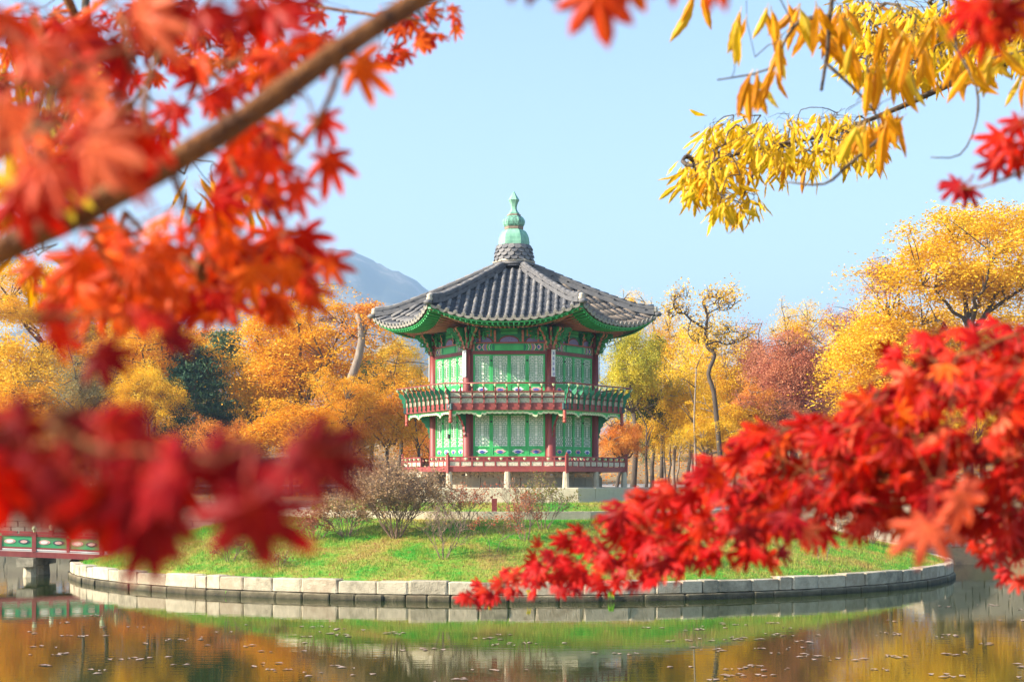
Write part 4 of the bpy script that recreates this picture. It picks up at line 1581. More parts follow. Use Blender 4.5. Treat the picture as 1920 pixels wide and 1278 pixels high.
def tree(label, px, top, wpx, d, pal, seed, bot=None, n_cl=90, leaf=.19, per=125, trunk=.22, lean=0.0, depth=.9, bark='bark', name="broadleaf_tree", cat="tree",
         group="autumn trees beyond the pond", tiers=False, open_=1.0, pal2=None, fork=6, dense=False):
    """px/top/wpx: crown centre, top and width as seen from the opposite bank; d distance from it"""
    r = random.Random(seed)
    style = 'tiers' if tiers else ('open' if per < 85 else 'round')
    ucl, cme = proto(style, seed % 3)
    c = P(px, 900, d)
    zb = gz(c.x, c.y) - .15
    H = P(px, top, d).z
    bot_z = P(px, bot, d).z if bot else zb + (H - zb) * .32
    rx = wpx / FPX * d / 2 * 1.08
    ry = rx * depth
    rz = (H - bot_z) / 2 * 1.04
    cz = (H + bot_z) / 2 - zb
    root = tag(empty(name, (c.x, c.y, zb)), label, cat, group)
    sh = Matrix.Identity(4)
    sh[0][2] = lean * .5
    X = Matrix.Translation((lean * .5, 0, cz)) @ Matrix.Diagonal((rx, ry, rz, 1)) @ Matrix.Rotation(r.uniform(0, 6.28), 4, 'Z')
    co = link("crown", cme, root, mtx=X)
    co.material_slots[0].link = 'OBJECT'
    co.material_slots[0].material = LM[pal]
    cl = [X @ q for q in ucl]
    if dense:
        X2 = Matrix.Translation((lean * .5, 0, cz)) @ Matrix.Diagonal((rx * .97, ry * .97, rz * .97, 1)) @ Matrix.Rotation(r.uniform(0, 6.28), 4, 'Z')
        c2 = link("crown", proto(style, (seed + 1) % 3)[1], root, mtx=X2)
        c2.material_slots[0].link = 'OBJECT'
        c2.material_slots[0].material = LM[pal]
    mb = MB()
    fz = max(.6, (bot_z - zb) * .85 + rz * .25)
    fk = Vector((lean * .25 + r.uniform(-.3, .3), r.uniform(-.3, .3), fz))
    tp = wob(bez(Vector((0, 0, -.3)), Vector((r.uniform(-.4, .4) - lean * .2, r.uniform(-.3, .3), fz * .55)), fk, 5), .06, r)
    mb.tube(tp, [trunk * (1.35 if i == 0 else 1) * (1 - .07 * i) for i in range(6)], 8)
    limbs = []
    ends = [max(cl, key=lambda q: q.z)]
    while len(ends) < fork:
        ends.append(max(r.sample(cl, min(25, len(cl))), key=lambda q: min((q - e).length for e in ends)))
    for e in ends:
        m_ = fk.lerp(e, .5) + Vector((0, 0, abs(r.gauss(0, .12)) * rz)) + Vector((r.uniform(-.14, .14) * rx, r.uniform(-.14, .14) * rx, 0))
        L = wob(bez(fk, m_, e, 7), .045 * rx, r)
        limbs.append(L)
        mb.tube(L, [max(.018, trunk * .6 * (1 - i / 8.2)) for i in range(8)], 6)
    nodes = [(q, max(.02, trunk * .4 * (1 - i / 9))) for L in limbs for i, q in enumerate(L[1:])]
    for q in cl:
        if r.random() < .3: continue
        b, br = min(nodes, key=lambda nn: (nn[0] - q).length + .25 * max(0, nn[0].z - q.z))
        if (b - q).length < .15: continue
        m_ = b.lerp(q, .5) + Vector((r.uniform(-.15, .15), r.uniform(-.15, .15), r.uniform(0, .25)))
        mb.tube(bez(b, m_, q, 3), [min(br, .05), .036, .024, .010], 4, cap=False)
    mb.obj("trunk", M[bark], root, True)
    return root

def pine(label, px, top, wpx, d, pal, seed, bot, trunk=.2, n_cl=26, lean=0.0, per=420):
    r = random.Random(seed)
    rng = np.random.default_rng(seed)
    c = P(px, 900, d)
    zb = gz(c.x, c.y) - .15
    H = P(px, top, d).z - zb
    B = P(px, bot, d).z - zb
    W = wpx / FPX * d / 2
    root = tag(empty("pine_tree", (c.x, c.y, zb)), label, "pine tree", "pines beyond the pond")
    mb = MB()
    tp = wob([Vector((lean * t + .25 * math.sin(3 * t + seed), .1 * math.sin(4 * t), -.3 + (H - .2) * t)) for t in np.linspace(0, 1, 9)], .1, r)
    mb.tube(tp, [trunk * (1 - .09 * i) for i in range(9)], 8)
    P_, S_, R_ = [], [], []
    for i in range(n_cl):
        t = (i + .5) / n_cl
        z = B + (H - B) * t
        k = min(8, max(0, (z / H) * 8))
        base = tp[int(k)].lerp(tp[min(8, int(k) + 1)], k - int(k))
        a = i * 2.4 + r.uniform(-.5, .5)
        rad = W * (1 - t) ** .6 * r.uniform(.45, 1.0) + .15
        q = base + Vector((math.cos(a) * rad, math.sin(a) * rad, r.uniform(-.1, .25)))
        mb.tube([base - Vector((0, 0, .15)), base.lerp(q, .6) + Vector((0, 0, .08)), q], [.05, .035, .015], 5)
        cs_ = W * r.uniform(.34, .6)
        n = per
        pts = rng.normal(size=(n, 3)) * np.array([cs_ * .6, cs_ * .6, cs_ * .16]) + np.array(q)
        P_.append(pts); S_.append(rng.uniform(.2, .36, n)); R_.append(np.clip(r.random() * .5 + rng.uniform(0, .5, n), 0, 1))
    mb.obj("trunk", M['barkl'], root, True)
    v, q = leaf_quads(np.concatenate(P_), np.concatenate(S_), rng, flat=1.2, aspect=.30)
    link("crown", npmesh("crown", v, quads=q, mat=LM[pal], rnd=np.repeat(np.concatenate(R_), 4)), root)
    return root

T = tree
# left of the pavilion
T("tall golden tree at the far left, its crown behind the red maple leaves", 85, 488, 250, 106, 'golden', 1, bot=640, n_cl=80)
T("golden tree low at the left edge above the bank wall", 20, 600, 230, 99, 'golden', 2, bot=830, n_cl=90)
T("spreading amber tree with long bare leaning limbs left of the pines", 285, 566, 250, 99, 'amber', 3, bot=740, n_cl=85, lean=.8, trunk=.2)
T("thin grey-olive half-bare tree in front of the golden trees", 165, 640, 190, 94, 'olive', 4, bot=800, n_cl=60, per=70, leaf=.14, trunk=.14)
T("small grey-green bushy tree left of the dark pine", 270, 672, 140, 93, 'golden', 5, bot=790, n_cl=50, per=95, leaf=.14, trunk=.12)
pine("dark green pine with a reddish trunk left of the pavilion", 358, 640, 120, 96, 'pine', 6, 800, n_cl=24)
pine("pale green pointed pine against the mountain", 425, 612, 110, 106, 'pinel', 7, 790, n_cl=26)
pine("low dark pine beside the orange tree left of the pavilion", 415, 770, 90, 97, 'pine', 8, 850, n_cl=12)
T("large orange tree with dark forked trunk and a bird's nest left of the pavilion", 570, 548, 270, 97, 'amber', 9, bot=770, n_cl=120, trunk=.24, tiers=True, per=105, pal2=True)
T("salmon topped tree rising behind the large orange tree", 560, 560, 190, 103, 'orange', 10, bot=690, n_cl=45, per=60, trunk=.13)
T("orange tree low in front of the large forked tree", 545, 735, 230, 91.5, 'amber', 11, bot=850, n_cl=70, trunk=.12, tiers=True)
T("reddish orange tree low at the left behind the blurred leaves", 430, 765, 150, 92.5, 'orange', 12, bot=880, n_cl=50, trunk=.1)
T("bright yellow tree just left of the pavilion roof edge", 748, 636, 120, 112, 'yellow', 13, bot=740, n_cl=55, trunk=.16)
T("dark green rounded tree behind the thick leaning trunk", 692, 655, 110, 108, 'green', 14, bot=760, n_cl=45, trunk=.16)
T("glowing orange tree touching the left side of the pavilion", 735, 690, 170, 93, 'amber', 15, bot=850, n_cl=90, trunk=.14, tiers=True)
T("amber tree at the lower left of the pavilion gallery", 660, 745, 150, 95, 'golden', 16, bot=860, n_cl=60, trunk=.11)
T("amber tree hiding the foot of the thick leaning trunk", 650, 682, 125, 90.3, 'amber', 19, bot=800, n_cl=55, trunk=.1, tiers=True)
T("broad golden tree filling the view left of the pines", 200, 560, 240, 108, 'golden', 93, bot=760, trunk=.2)
T("golden tree between the pale pine and the big orange tree", 490, 640, 150, 101, 'golden', 94, bot=800, trunk=.15)
T("amber tree filling the view above the bridge", 60, 700, 230, 96, 'amber', 95, bot=860, trunk=.15, tiers=True)
T("yellow tree filling the gap between yellow-green tree and gnarled tree", 1265, 690, 130, 96, 'golden', 96, bot=830, trunk=.13, bark='barkl')
T("amber maple under the gnarled tree", 1370, 735, 150, 93, 'golden', 97, bot=845, trunk=.12, tiers=True, bark='barkl')
T("pale orange tree between the gnarled tree and the rose maple", 1420, 610, 130, 103, 'salmon', 98, bot=770, trunk=.13, per=70)
T("tall pale yellow tree behind the gnarled tree", 1300, 572, 170, 106, 'yellow', 99, bot=760, trunk=.14, per=70, bark='barkl')
T("tall thin golden tree just right of the roof corner", 1240, 560, 100, 107, 'golden', 100, bot=720, trunk=.12, per=70)
T("tall pale salmon tree right behind the gnarled tree", 1415, 572, 150, 108, 'salmon', 101, bot=760, trunk=.13, per=70)
T("tall orange tree rising behind the dark pine", 375, 585, 190, 112, 'orange', 102, bot=740, trunk=.16)
T("small orange tree low behind the left bank wall", 120, 790, 200, 95, 'orange', 17, bot=900, n_cl=60, trunk=.1)
T("rust coloured tree low between bank wall and pines", 290, 800, 170, 94, 'orange', 18, bot=900, n_cl=55, trunk=.1)
# right of the pavilion
T("yellow-green tree just right of the pavilion", 1185, 592, 145, 95, 'yellowgreen', 20, bot=775, n_cl=95, trunk=.18)
T("dark green tree half hidden by the yellow-green tree", 1222, 690, 80, 97, 'green', 21, bot=850, n_cl=42, trunk=.14)
T("thin amber tree top showing above the right roof corner", 1172, 540, 110, 108, 'golden', 22, bot=640, n_cl=30, per=60, trunk=.12)
T("small orange tree at the right foot of the pavilion", 1162, 778, 110, 89.5, 'orange', 23, bot=865, n_cl=55, trunk=.12, leaf=.15)
T("slender yellow tree with pale trunk right of the yellow-green tree", 1285, 640, 140, 99, 'yellow', 24, bot=830, n_cl=60, per=80, trunk=.13, bark='barkl', open_=1.1)
T("slender amber tree with pale stem behind the gnarled tree", 1355, 620, 170, 102, 'golden', 25, bot=800, n_cl=55, per=70, trunk=.13, bark='barkl')
T("golden tree low among pale trunks right of the pavilion", 1330, 770, 120, 93, 'yellow', 26, bot=850, n_cl=45, trunk=.12, bark='barkl')
T("orange tree in front of the rose coloured trees", 1405, 700, 150, 95, 'orange', 27, bot=835, n_cl=60, trunk=.13, bark='barkl')
T("tall thin amber tree behind the rose coloured tree", 1495, 556, 150, 108, 'golden', 28, bot=680, n_cl=50, per=75, trunk=.14)
T("rose coloured maple in the middle of the right tree line", 1490, 605, 200, 98, 'rose', 29, bot=780, n_cl=110, trunk=.16, tiers=True)
T("rose red tree top between the rose maple and the yellow dome", 1590, 560, 120, 104, 'rose', 30, bot=680, n_cl=45, per=80, trunk=.13)
T("pink salmon tree low in front of the rose maple", 1455, 735, 150, 93.5, 'salmon', 31, bot=850, n_cl=60, trunk=.12)
T("dense dome-shaped yellow tree above the red maple branch", 1690, 572, 290, 88, 'deepyellow', 32, bot=800, n_cl=190, per=150, leaf=.15, trunk=.2, tiers=True, dense=True)
T("second dense yellow tree at the right edge behind the red leaves", 1840, 560, 260, 92, 'deepyellow', 33, bot=800, n_cl=110, leaf=.17, trunk=.2, tiers=True, dense=True)
T("tallest yellow tree with dark open branches at the right edge", 1815, 372, 360, 84, 'deepyellow', 34, bot=610, n_cl=190, per=105, leaf=.17, trunk=.26, fork=7)
T("thin purple-brown tree leaning beside the tallest yellow tree", 1665, 468, 110, 87, 'rose', 35, bot=560, n_cl=34, per=38, trunk=.12, lean=-.6)
T("tall yellow tree at the water's far right bank", 1760, 700, 220, 80, 'yellow', 36, bot=870, n_cl=70, trunk=.15)
# far rows closing the view
fr = [("hazy golden tree in the far row at the left edge", 60, 650, 200, 'golden'), ("hazy amber tree in the far row above the grey-olive tree", 200, 600, 190, 'amber'),
      ("hazy olive tree in the far row behind the pines", 470, 700, 170, 'olive'), ("hazy salmon tree in the far row behind the orange tree", 640, 690, 160, 'orange'),
      ("hazy amber tree in the far row seen beside the left columns", 790, 700, 150, 'amber'), ("hazy yellow tree in the far row right of the pavilion", 1240, 660, 170, 'yellow'),
      ("hazy salmon tree in the far row behind the gnarled tree", 1400, 650, 170, 'salmon'), ("hazy rose tree in the far row under the thin amber tree", 1540, 660, 190, 'rose'),
      ("hazy amber tree in the far row behind the red maple branch", 1640, 700, 200, 'orange'), ("hazy golden tree in the far row at the right edge", 1880, 640, 220, 'golden'),
      ("hazy orange tree in the far row low at the left", 340, 720, 200, 'amber')]
for i, (lb, px, top, wd, pl) in enumerate(fr):
    T(lb, px, top, wd, 122 + 5 * (i % 3), pl, 60 + i, bot=860, n_cl=60, per=95, leaf=.26, trunk=.16)
T("low russet tree in the far row closing the view behind the left columns", 880, 760, 260, 118, 'orange', 90, bot=870, n_cl=50, leaf=.25, trunk=.12)

# gnarled, almost bare tree drawn by its own trunk line
def gnarled():
    D = 91.0
    b = P(1338, 900, D)
    zb = gz(b.x, b.y) - .2
    root = tag(empty("gnarled_tree", (b.x, b.y, zb)), "gnarled nearly bare dark tree twisting above the yellow trees", "tree", "autumn trees beyond the pond")
    def L(pts, dd=0):
        out = []
        for i, (x, y) in enumerate(pts):
            out.append(P(x, y, D + dd * i) - Vector((b.x, b.y, zb)))
        # smooth
        sm = []
        for i in range(len(out) - 1):
            p0 = out[max(0, i - 1)]; p1 = out[i]; p2 = out[i + 1]; p3 = out[min(len(out) - 1, i + 2)]
            for t in (0, .33, .66):
                sm.append(.5 * ((2 * p1) + (p2 - p0) * t + (2 * p0 - 5 * p1 + 4 * p2 - p3) * t * t + (3 * p1 - p0 - 3 * p2 + p3) * t ** 3))
        return sm + [out[-1]]
    lines = [([(1352, 880), (1345, 800), (1338, 735), (1328, 700), (1340, 665), (1326, 650), (1324, 620), (1326, 590), (1318, 565), (1335, 556), (1352, 560), (1370, 549)], .26, .05, .12),
             ([(1324, 618), (1308, 607), (1296, 600), (1284, 588), (1270, 586), (1262, 566), (1276, 556), (1292, 556)], .13, .03, -.15),
             ([(1328, 645), (1345, 640), (1362, 646), (1385, 640), (1402, 632)], .10, .03, .2),
             ([(1336, 628), (1356, 626), (1368, 622), (1392, 624)], .07, .02, -.2),
             ([(1296, 600), (1290, 622), (1298, 636), (1310, 642)], .07, .03, -.1),
             ([(1326, 590), (1342, 580), (1362, 582), (1378, 570)], .07, .02, .2),
             ([(1330, 572), (1345, 568), (1358, 572)], .05, .02, .1),
             ([(1270, 586), (1258, 596), (1250, 590)], .05, .015, -.1)]
    mb = MB()
    tips = []
    for pts, r0, r1, dd in lines:
        s = L(pts, dd)
        k = len(s)
        mb.tube(s, [.62 * (r0 + (r1 - r0) * i / (k - 1)) for i in range(k)], 7)
        tips += s[k // 3:]
    rr = random.Random(2)
    rng = np.random.default_rng(2)
    P_ = []
    for q in tips:
        for _ in range(rr.choice((1, 1, 2, 3))):
            e = q + Vector((rr.uniform(-.5, .5), rr.uniform(-.4, .4), rr.uniform(.1, .6)))
            mb.tube([q, q.lerp(e, .5) + Vector((.05, 0, .03)), e], [.03, .02, .008], 4)
            P_.append(rng.normal(size=(20, 3)) * .24 + np.array(e))
            for __ in range(2):
                e2 = q.lerp(e, .6) + Vector((rr.uniform(-.4, .4), rr.uniform(-.3, .3), rr.uniform(-.1, .4)))
                mb.tube([q.lerp(e, .6), e2], [.014, .006], 3, cap=False)
    mb.obj("trunk", M['bark'], root, True)
    pts = np.concatenate(P_)
    v, q = leaf_quads(pts, rng.uniform(.08, .17, len(pts)), rng)
    link("crown", npmesh("crown", v, quads=q, mat=LM['golden'], rnd=np.repeat(rng.random(len(pts)), 4)), root)
gnarled()

# broken thick trunk left of the roof, with a small tuft of leaves
def stub():
    D = 92.0
    b = P(655, 720, D)
    zb = gz(b.x, b.y) - .2
    root = tag(empty("leaning_tree", (b.x, b.y, zb)), "thick pale leaning trunk with a small orange top left of the roof", "tree", "autumn trees beyond the pond")
    ln = [(650, 880), (652, 780), (658, 710), (672, 670), (678, 640), (676, 605), (668, 588)]
    pts = [P(x, y, D) - Vector((b.x, b.y, zb)) for x, y in ln]
    mb = MB()
    mb.tube(pts, [.34, .28, .25, .24, .22, .18, .12], 9)
    q1 = P(700, 585, D) - Vector((b.x, b.y, zb))
    mb.tube([pts[4], pts[4].lerp(q1, .5) + Vector((0, 0, .2)), q1], [.14, .1, .05], 6)
    mb.obj("trunk", M['barkl'], root, True)
    rng = np.random.default_rng(8)
    P_ = []
    for (x, y, n, s) in ((700, 580, 260, .55), (712, 592, 220, .5), (680, 578, 150, .4), (692, 605, 180, .45), (668, 580, 100, .3), (655, 620, 120, .4)):
        P_.append(rng.normal(size=(n, 3)) * s * np.array([.7, .6, .4]) + np.array(P(x, y, D) - Vector((b.x, b.y, zb))))
    pts = np.concatenate(P_)
    v, q = leaf_quads(pts, rng.uniform(.1, .2, len(pts)), rng)
    link("crown", npmesh("crown", v, quads=q, mat=LM['orange'], rnd=np.repeat(rng.random(len(pts)), 4)), root)
stub()

# bare pale trunks standing on the far lawn
for i, (lb, px, pw, top, d) in enumerate((("straight grey trunk nearest the pavilion's right foot", 1213, 7, 800, 92), ("pale slim trunk of the pair right of the orange tree", 1247, 5, 720, 98),
     ("grey slim trunk of the pair right of the orange tree", 1255, 4, 760, 99), ("tall pale birch-like stem among yellow leaves", 1302, 6, 690, 92), ("dark trunk behind the tall pale stem", 1270, 4, 800, 103),
     ("short dark trunk at the far right of the row", 1338, 6, 790, 96), ("pale double stem right of the tall pale stem", 1349, 5, 780, 95), ("slim dark trunk left behind the pavilion", 789, 6, 770, 92), ("leaning dark trunk beside it behind the pavilion's left corner", 782, 4, 800, 94))):
    c = P(px, 900, d)
    zb = gz(c.x, c.y) - .2
    H = P(px, top, d).z - zb
    root = tag(empty("tree_trunk", (c.x, c.y, zb)), lb, "tree trunk", "bare trunks on the far lawn")
    r = random.Random(i + 50)
    wd = pw / FPX * d / 2
    k = r.uniform(-.5, .5)
    mb = MB()
    pts = wob([Vector((k * t * t, .1 * t, H * t)) for t in np.linspace(0, 1, 8)], .07, r)
    mb.tube(pts, [wd * (1.35 if j == 0 else 1 - .09 * j) for j in range(8)], 8)
    mb.obj("trunk", M['barkl'] if 'pale' in lb else M['bark'], root, True)
    br = MB()
    for j in range(5):
        q = pts[4 + j % 4]
        e = q + Vector((r.uniform(-1.2, 1.2), r.uniform(-.6, .6), r.uniform(.5, 1.4)))
        br.tube([q, q.lerp(e, .5) + Vector((0, 0, .1)), e], [wd * .4, wd * .25, .012], 5)
    br.obj("branches", M['bark'], root, True)

# bird's nest in the large orange tree
rng = random.Random(3)
mb = MB()
for i in range(70):
    a, b = rng.uniform(0, 6.28), rng.uniform(-.8, .4)
    q = Vector((math.cos(a) * .42 * math.cos(b), math.sin(a) * .42 * math.cos(b), .3 * math.sin(b)))
    t = Vector((rng.uniform(-1, 1), rng.uniform(-1, 1), rng.uniform(-.4, .4))).normalized() * .28
    mb.tube([q - t, q + t], .014, 3)
nst = mb.obj("bird_nest", M['twig'])
nst.location = P(612, 598, 95.2)
tag(nst, "dark twig bird's nest high in the large orange tree", "bird nest")

# ---------------------------------------------- shrubs on the island
def shrub(label, px, py, h, wd, seed, d=None, n_st=9, lv=None, leaves=0, twig='twig', levels=3, lsz=.06, spread=1.0, zb=None, pos=None, name="shrub"):
    r = random.Random(seed)
    rng = np.random.default_rng(seed)
    if pos is None:
        # find where the sight line of the foot meets the mound
        best = None
        for dd in np.arange(44.3, 56, .1):
            q = P(px, py, dd)
            rr = math.hypot(q.x, q.y)
            if rr < IR - .3 and q.z <= island_z(rr, q.x, q.y) + .02:
                best = q
                break
        pos = best or P(px, py, 50)
        rr = math.hypot(pos.x, pos.y)
        pos.z = island_z(rr, pos.x, pos.y) - .05
    root = tag(empty(name, pos), label, "shrub", "shrubs on the island")
    mb = MB()
    tips = []
    def grow(p, dr, L, rad, lev):
        q = p + dr * L
        mid = p.lerp(q, .5) + Vector((r.uniform(-.1, .1), r.uniform(-.1, .1), r.uniform(-.06, .06))) * L
        mb.tube([p, mid, q], [rad, rad * .8, rad * .6], 4 if lev else 3, cap=False)
        if lev == 0:
            tips.append(q); tips.append(mid)
            return
        for i in range(r.choice((3, 4) if n_st < 20 else (4, 5))):
            nd = (dr + Vector((r.uniform(-1, 1) * .75 * spread, r.uniform(-1, 1) * .75 * spread, r.uniform(-.35, .5)))).normalized()
            grow(p.lerp(q, r.uniform(.55, 1)), nd, L * r.uniform(.5, .8), rad * .6, lev - 1)
    for i in range(n_st):
        a = 6.28 * i / n_st + r.uniform(-.3, .3)
        o = r.uniform(.25, 1.0)
        dr = Vector((math.cos(a) * o * wd / h, math.sin(a) * o * wd / h * .8, 1)).normalized()
        grow(Vector((math.cos(a) * .1, math.sin(a) * .1, 0)), dr, h * r.uniform(.34, .52), .012 * h ** .5, levels)
    mb.obj("branches", M[twig], root, True)
    if leaves:
        idx = rng.integers(0, len(tips), leaves)
        pts = np.array([tuple(tips[i]) for i in idx]) + rng.normal(size=(leaves, 3)) * .05
        v, q = leaf_quads(pts, rng.uniform(.7, 1.4, leaves) * lsz, rng, flat=.8)
        link("foliage", npmesh("foliage", v, quads=q, mat=LM[lv], rnd=np.repeat(rng.random(leaves), 4)), root)
    return root
PAL2 = {'dry': [(.26, .13, .06), (.42, .26, .13), (.46, .31, .17), (.32, .17, .08)], 'rust': [(.34, .06, .03), (.46, .12, .06), (.40, .18, .09), (.30, .10, .06)], 'rustgreen': [(.36, .09, .03), (.30, .22, .06), (.16, .20, .05), (.40, .22, .06)]}
for k, v in PAL2.items():
    LM[k] = leafmat('foliage ' + k, v, True, .3)
shrub("big bare brown azalea shrub left of the pavilion steps", 742, 1008, 2.55, 1.8, 1, n_st=26, lv='dry', leaves=9000, levels=3, lsz=.065)
shrub("twiggy shrub with a few orange leaves in front of the big azalea", 832, 1046, 1.7, 1.1, 2, n_st=9, lv='rustgreen', leaves=240, levels=3)
shrub("reddish thin shrub beside the path below the platform", 868, 992, 1.7, 1.1, 3, n_st=8, lv='rust', leaves=1100, levels=3)
shrub("russet leaved shrub in front of the platform's middle", 985, 1012, 1.5, .75, 4, n_st=8, lv='rust', leaves=1100, levels=3)
shrub("yellowish brown shrub below the platform's right end", 1018, 992, 1.8, 1.3, 5, n_st=9, lv='rustgreen', leaves=1300, levels=3)
shrub("small red-leaved sapling with two crooked stems on the slope", 925, 1034, 1.5, .7, 6, n_st=2, lv='rust', leaves=330, levels=3, spread=1.2)
shrub("dense brown hedge shrub behind the left end of the path", 650, 940, 1.6, 1.9, 7, n_st=16, lv='dry', leaves=3200)
shrub("low brown shrub on the crest left of the big azalea", 590, 950, 1.1, 1.3, 8, n_st=10, lv='brownred', leaves=1100)
shrub("round brown shrub on the right slope behind the maple tips", 1630, 1018, 1.6, 1.9, 9, n_st=13, lv='dry', leaves=1500)
shrub("low brown shrub right of the round one on the right slope", 1560, 1000, .9, 1.0, 10, n_st=9, lv='dry', leaves=700)
shrub("thin bare sapling on the bright right slope", 1543, 1052, 1.0, .25, 11, n_st=2, levels=2)
shrub("orange tinted low shrub on the left slope under the blurred leaf", 432, 1050, .9, .6, 12, n_st=8, lv='rust', leaves=500)
shrub("small dry shrub on the left slope near the wall", 520, 1062, .6, .6, 13, n_st=8, lv='rustgreen', leaves=250)
shrub("bare grey bush at the island end of the bridge", 215, 1040, .95, .7, 14, n_st=9, lv='rustgreen', leaves=160)
shrub("thin bush in the shade of the right slope", 1300, 1058, .7, .8, 15, n_st=8, lv='dry', leaves=300)
shrub("tall thin twig shrub with orange tips before the platform", 965, 985, 1.75, .3, 16, n_st=2, lv='rust', leaves=120, levels=3)
for i, (lb, px, d, h, wd, lv) in enumerate((("pinkish brown bush on the far left bank", 60, 89.5, 2.2, 2.6, 'dry'), ("orange brown bush on the left bank behind the bridge", 180, 90, 1.8, 2.4, 'brownred'), ("russet bush on the bank behind the island's left crest", 480, 91, 1.8, 2.2, 'brownred'),
        ("golden brown bush behind the low hedge", 585, 90, 2.0, 2.2, 'orange'), ("low russet bush on the far bank left of the pavilion", 690, 90.5, 1.6, 1.8, 'brownred'), ("yellow bush on the right bank wall", 1790, 68, 1.3, 1.8, 'olive'), ("brown bush on the right bank wall's corner", 1880, 67, 1.2, 1.6, 'dry'))):
    q = P(px, 900, d)
    q.z = gz(q.x, q.y) - .05
    o = shrub(lb, 0, 0, h, wd, 30 + i, n_st=10, lv=lv, leaves=1500, lsz=.12, pos=q)
    o["group"] = "bushes along the far bank"

# ---------------------------------------------- grass and fallen leaves (uncountable)
def build_grass():
    rng = np.random.default_rng(5)
    N = 190000
    r = np.sqrt(rng.uniform(8.95 ** 2, (IR - .3) ** 2, N))
    a = rng.uniform(-math.pi - .25, .25, N)
    r2 = np.sqrt(rng.uniform(5.3 ** 2, 7.5 ** 2, 22000))
    a2 = rng.uniform(-math.pi - .2, .2, 22000)
    r = np.concatenate([r, r2]); a = np.concatenate([a, a2])
    x, y = r * np.cos(a), r * np.sin(a)
    z = np.array([island_z(float(rr), float(xx), float(yy)) for rr, xx, yy in zip(r, x, y)])
    n = len(r)
    h = rng.uniform(.03, .085, n) * (1 + .6 * (rng.random(n) > .9))
    tuft = np.array([mnoise.noise(Vector((float(xx) * 1.7, float(yy) * 1.7, 9))) for xx, yy in zip(x, y)])
    h *= 1 + 1.6 * np.clip(tuft, 0, 1)
    t = rng.uniform(0, 6.28, n)
    w_ = rng.uniform(.006, .014, n)
    ln = rng.normal(size=(n, 2)) * .025
    v = np.empty((n, 3, 3))
    v[:, 0] = np.stack([x - np.cos(t) * w_, y - np.sin(t) * w_, z - .01], 1)
    v[:, 1] = np.stack([x + np.cos(t) * w_, y + np.sin(t) * w_, z - .01], 1)
    v[:, 2] = np.stack([x + ln[:, 0], y + ln[:, 1], z + h], 1)
    me = npmesh("grass", v.reshape(-1, 3), tris=np.arange(3 * n).reshape(n, 3), mat=M['blade'], rnd=np.repeat(rng.random(n), 3))
    tag(link("grass", me), "short patchy green and straw-coloured grass on the island", kind="stuff")
    # fallen leaves
    N = 1500
    r = np.sqrt(rng.uniform(8.9 ** 2, (IR - .3) ** 2, N))
    a = rng.uniform(-math.pi - .2, .2, N)
    x, y = r * np.cos(a), r * np.sin(a)
    pts = np.array([(xx, yy, island_z(float(rr), float(xx), float(yy)) + .04) for rr, xx, yy in zip(r, x, y)])
    v, q = leaf_quads(pts, rng.uniform(.04, .09, N), rng, flat=.2)
    tag(link("fallen_leaves", npmesh("fallen_leaves", v, quads=q, mat=LM['brownred'], rnd=np.repeat(rng.random(N), 4))), "scattered brown fallen leaves on the island lawn", kind="stuff")
    # far lawn litter
    N = 16000
    x = rng.uniform(-40, 40, N); y = rng.uniform(29.5, 95, N)
    pts = np.array([(xx, yy, gz(float(xx), float(yy)) + .05) for xx, yy in zip(x, y)])
    v, q = leaf_quads(pts, rng.uniform(.1, .25, N), rng, flat=.25)
    tag(link("leaf_litter", npmesh("leaf_litter", v, quads=q, mat=LM['orange'], rnd=np.repeat(rng.random(N), 4))), "orange leaf litter under the far trees", kind="stuff")
    # floating leaves
    m = leafmat('floating leaf', [(.20, .12, .08), (.34, .23, .17), (.44, .32, .25), (.36, .20, .09)], True, .1)
    N = 900
    P_, S_ = [], []
    for i in range(125):
        py = rng.uniform(1150, 1278) if rng.random() < .88 else rng.uniform(1118, 1150)
        px = rng.uniform(-60, 1980)
        if rng.random() < .35: px = rng.uniform(1280, 1980)
        if abs(px - 947) < 800 and py < 1140 + 40 * (1 - ((px - 947) / 850) ** 2): continue
        d = FPX * CAMZ / (py - 900)
        c = P(px, py, d)
        for j in range(rng.integers(1, 7)):
            P_.append((c.x + rng.normal() * .22, c.y + rng.normal() * .14, .006 + .003 * rng.random()))
            S_.append(rng.uniform(.04, .11))
    pts = np.array(P_)
    n = len(pts)
    t = rng.uniform(0, 6.28, n)
    s = np.array(S_)
    v = np.empty((n, 4, 3))
    for i, (ca, w1) in enumerate(((0, 1), (1.57, .6), (3.14, 1), (4.71, .6))):
        v[:, i] = pts + np.stack([np.cos(t + ca) * s * w1, np.sin(t + ca) * s * w1, np.full(n, .012 if i % 2 else 0)], 1)
    tag(link("floating_leaves", npmesh("floating_leaves", v.reshape(-1, 3), quads=np.arange(4 * n).reshape(n, 4), mat=m, rnd=np.repeat(rng.random(n), 4))), "pale fallen leaves drifting on the pond", kind="stuff")
build_grass()

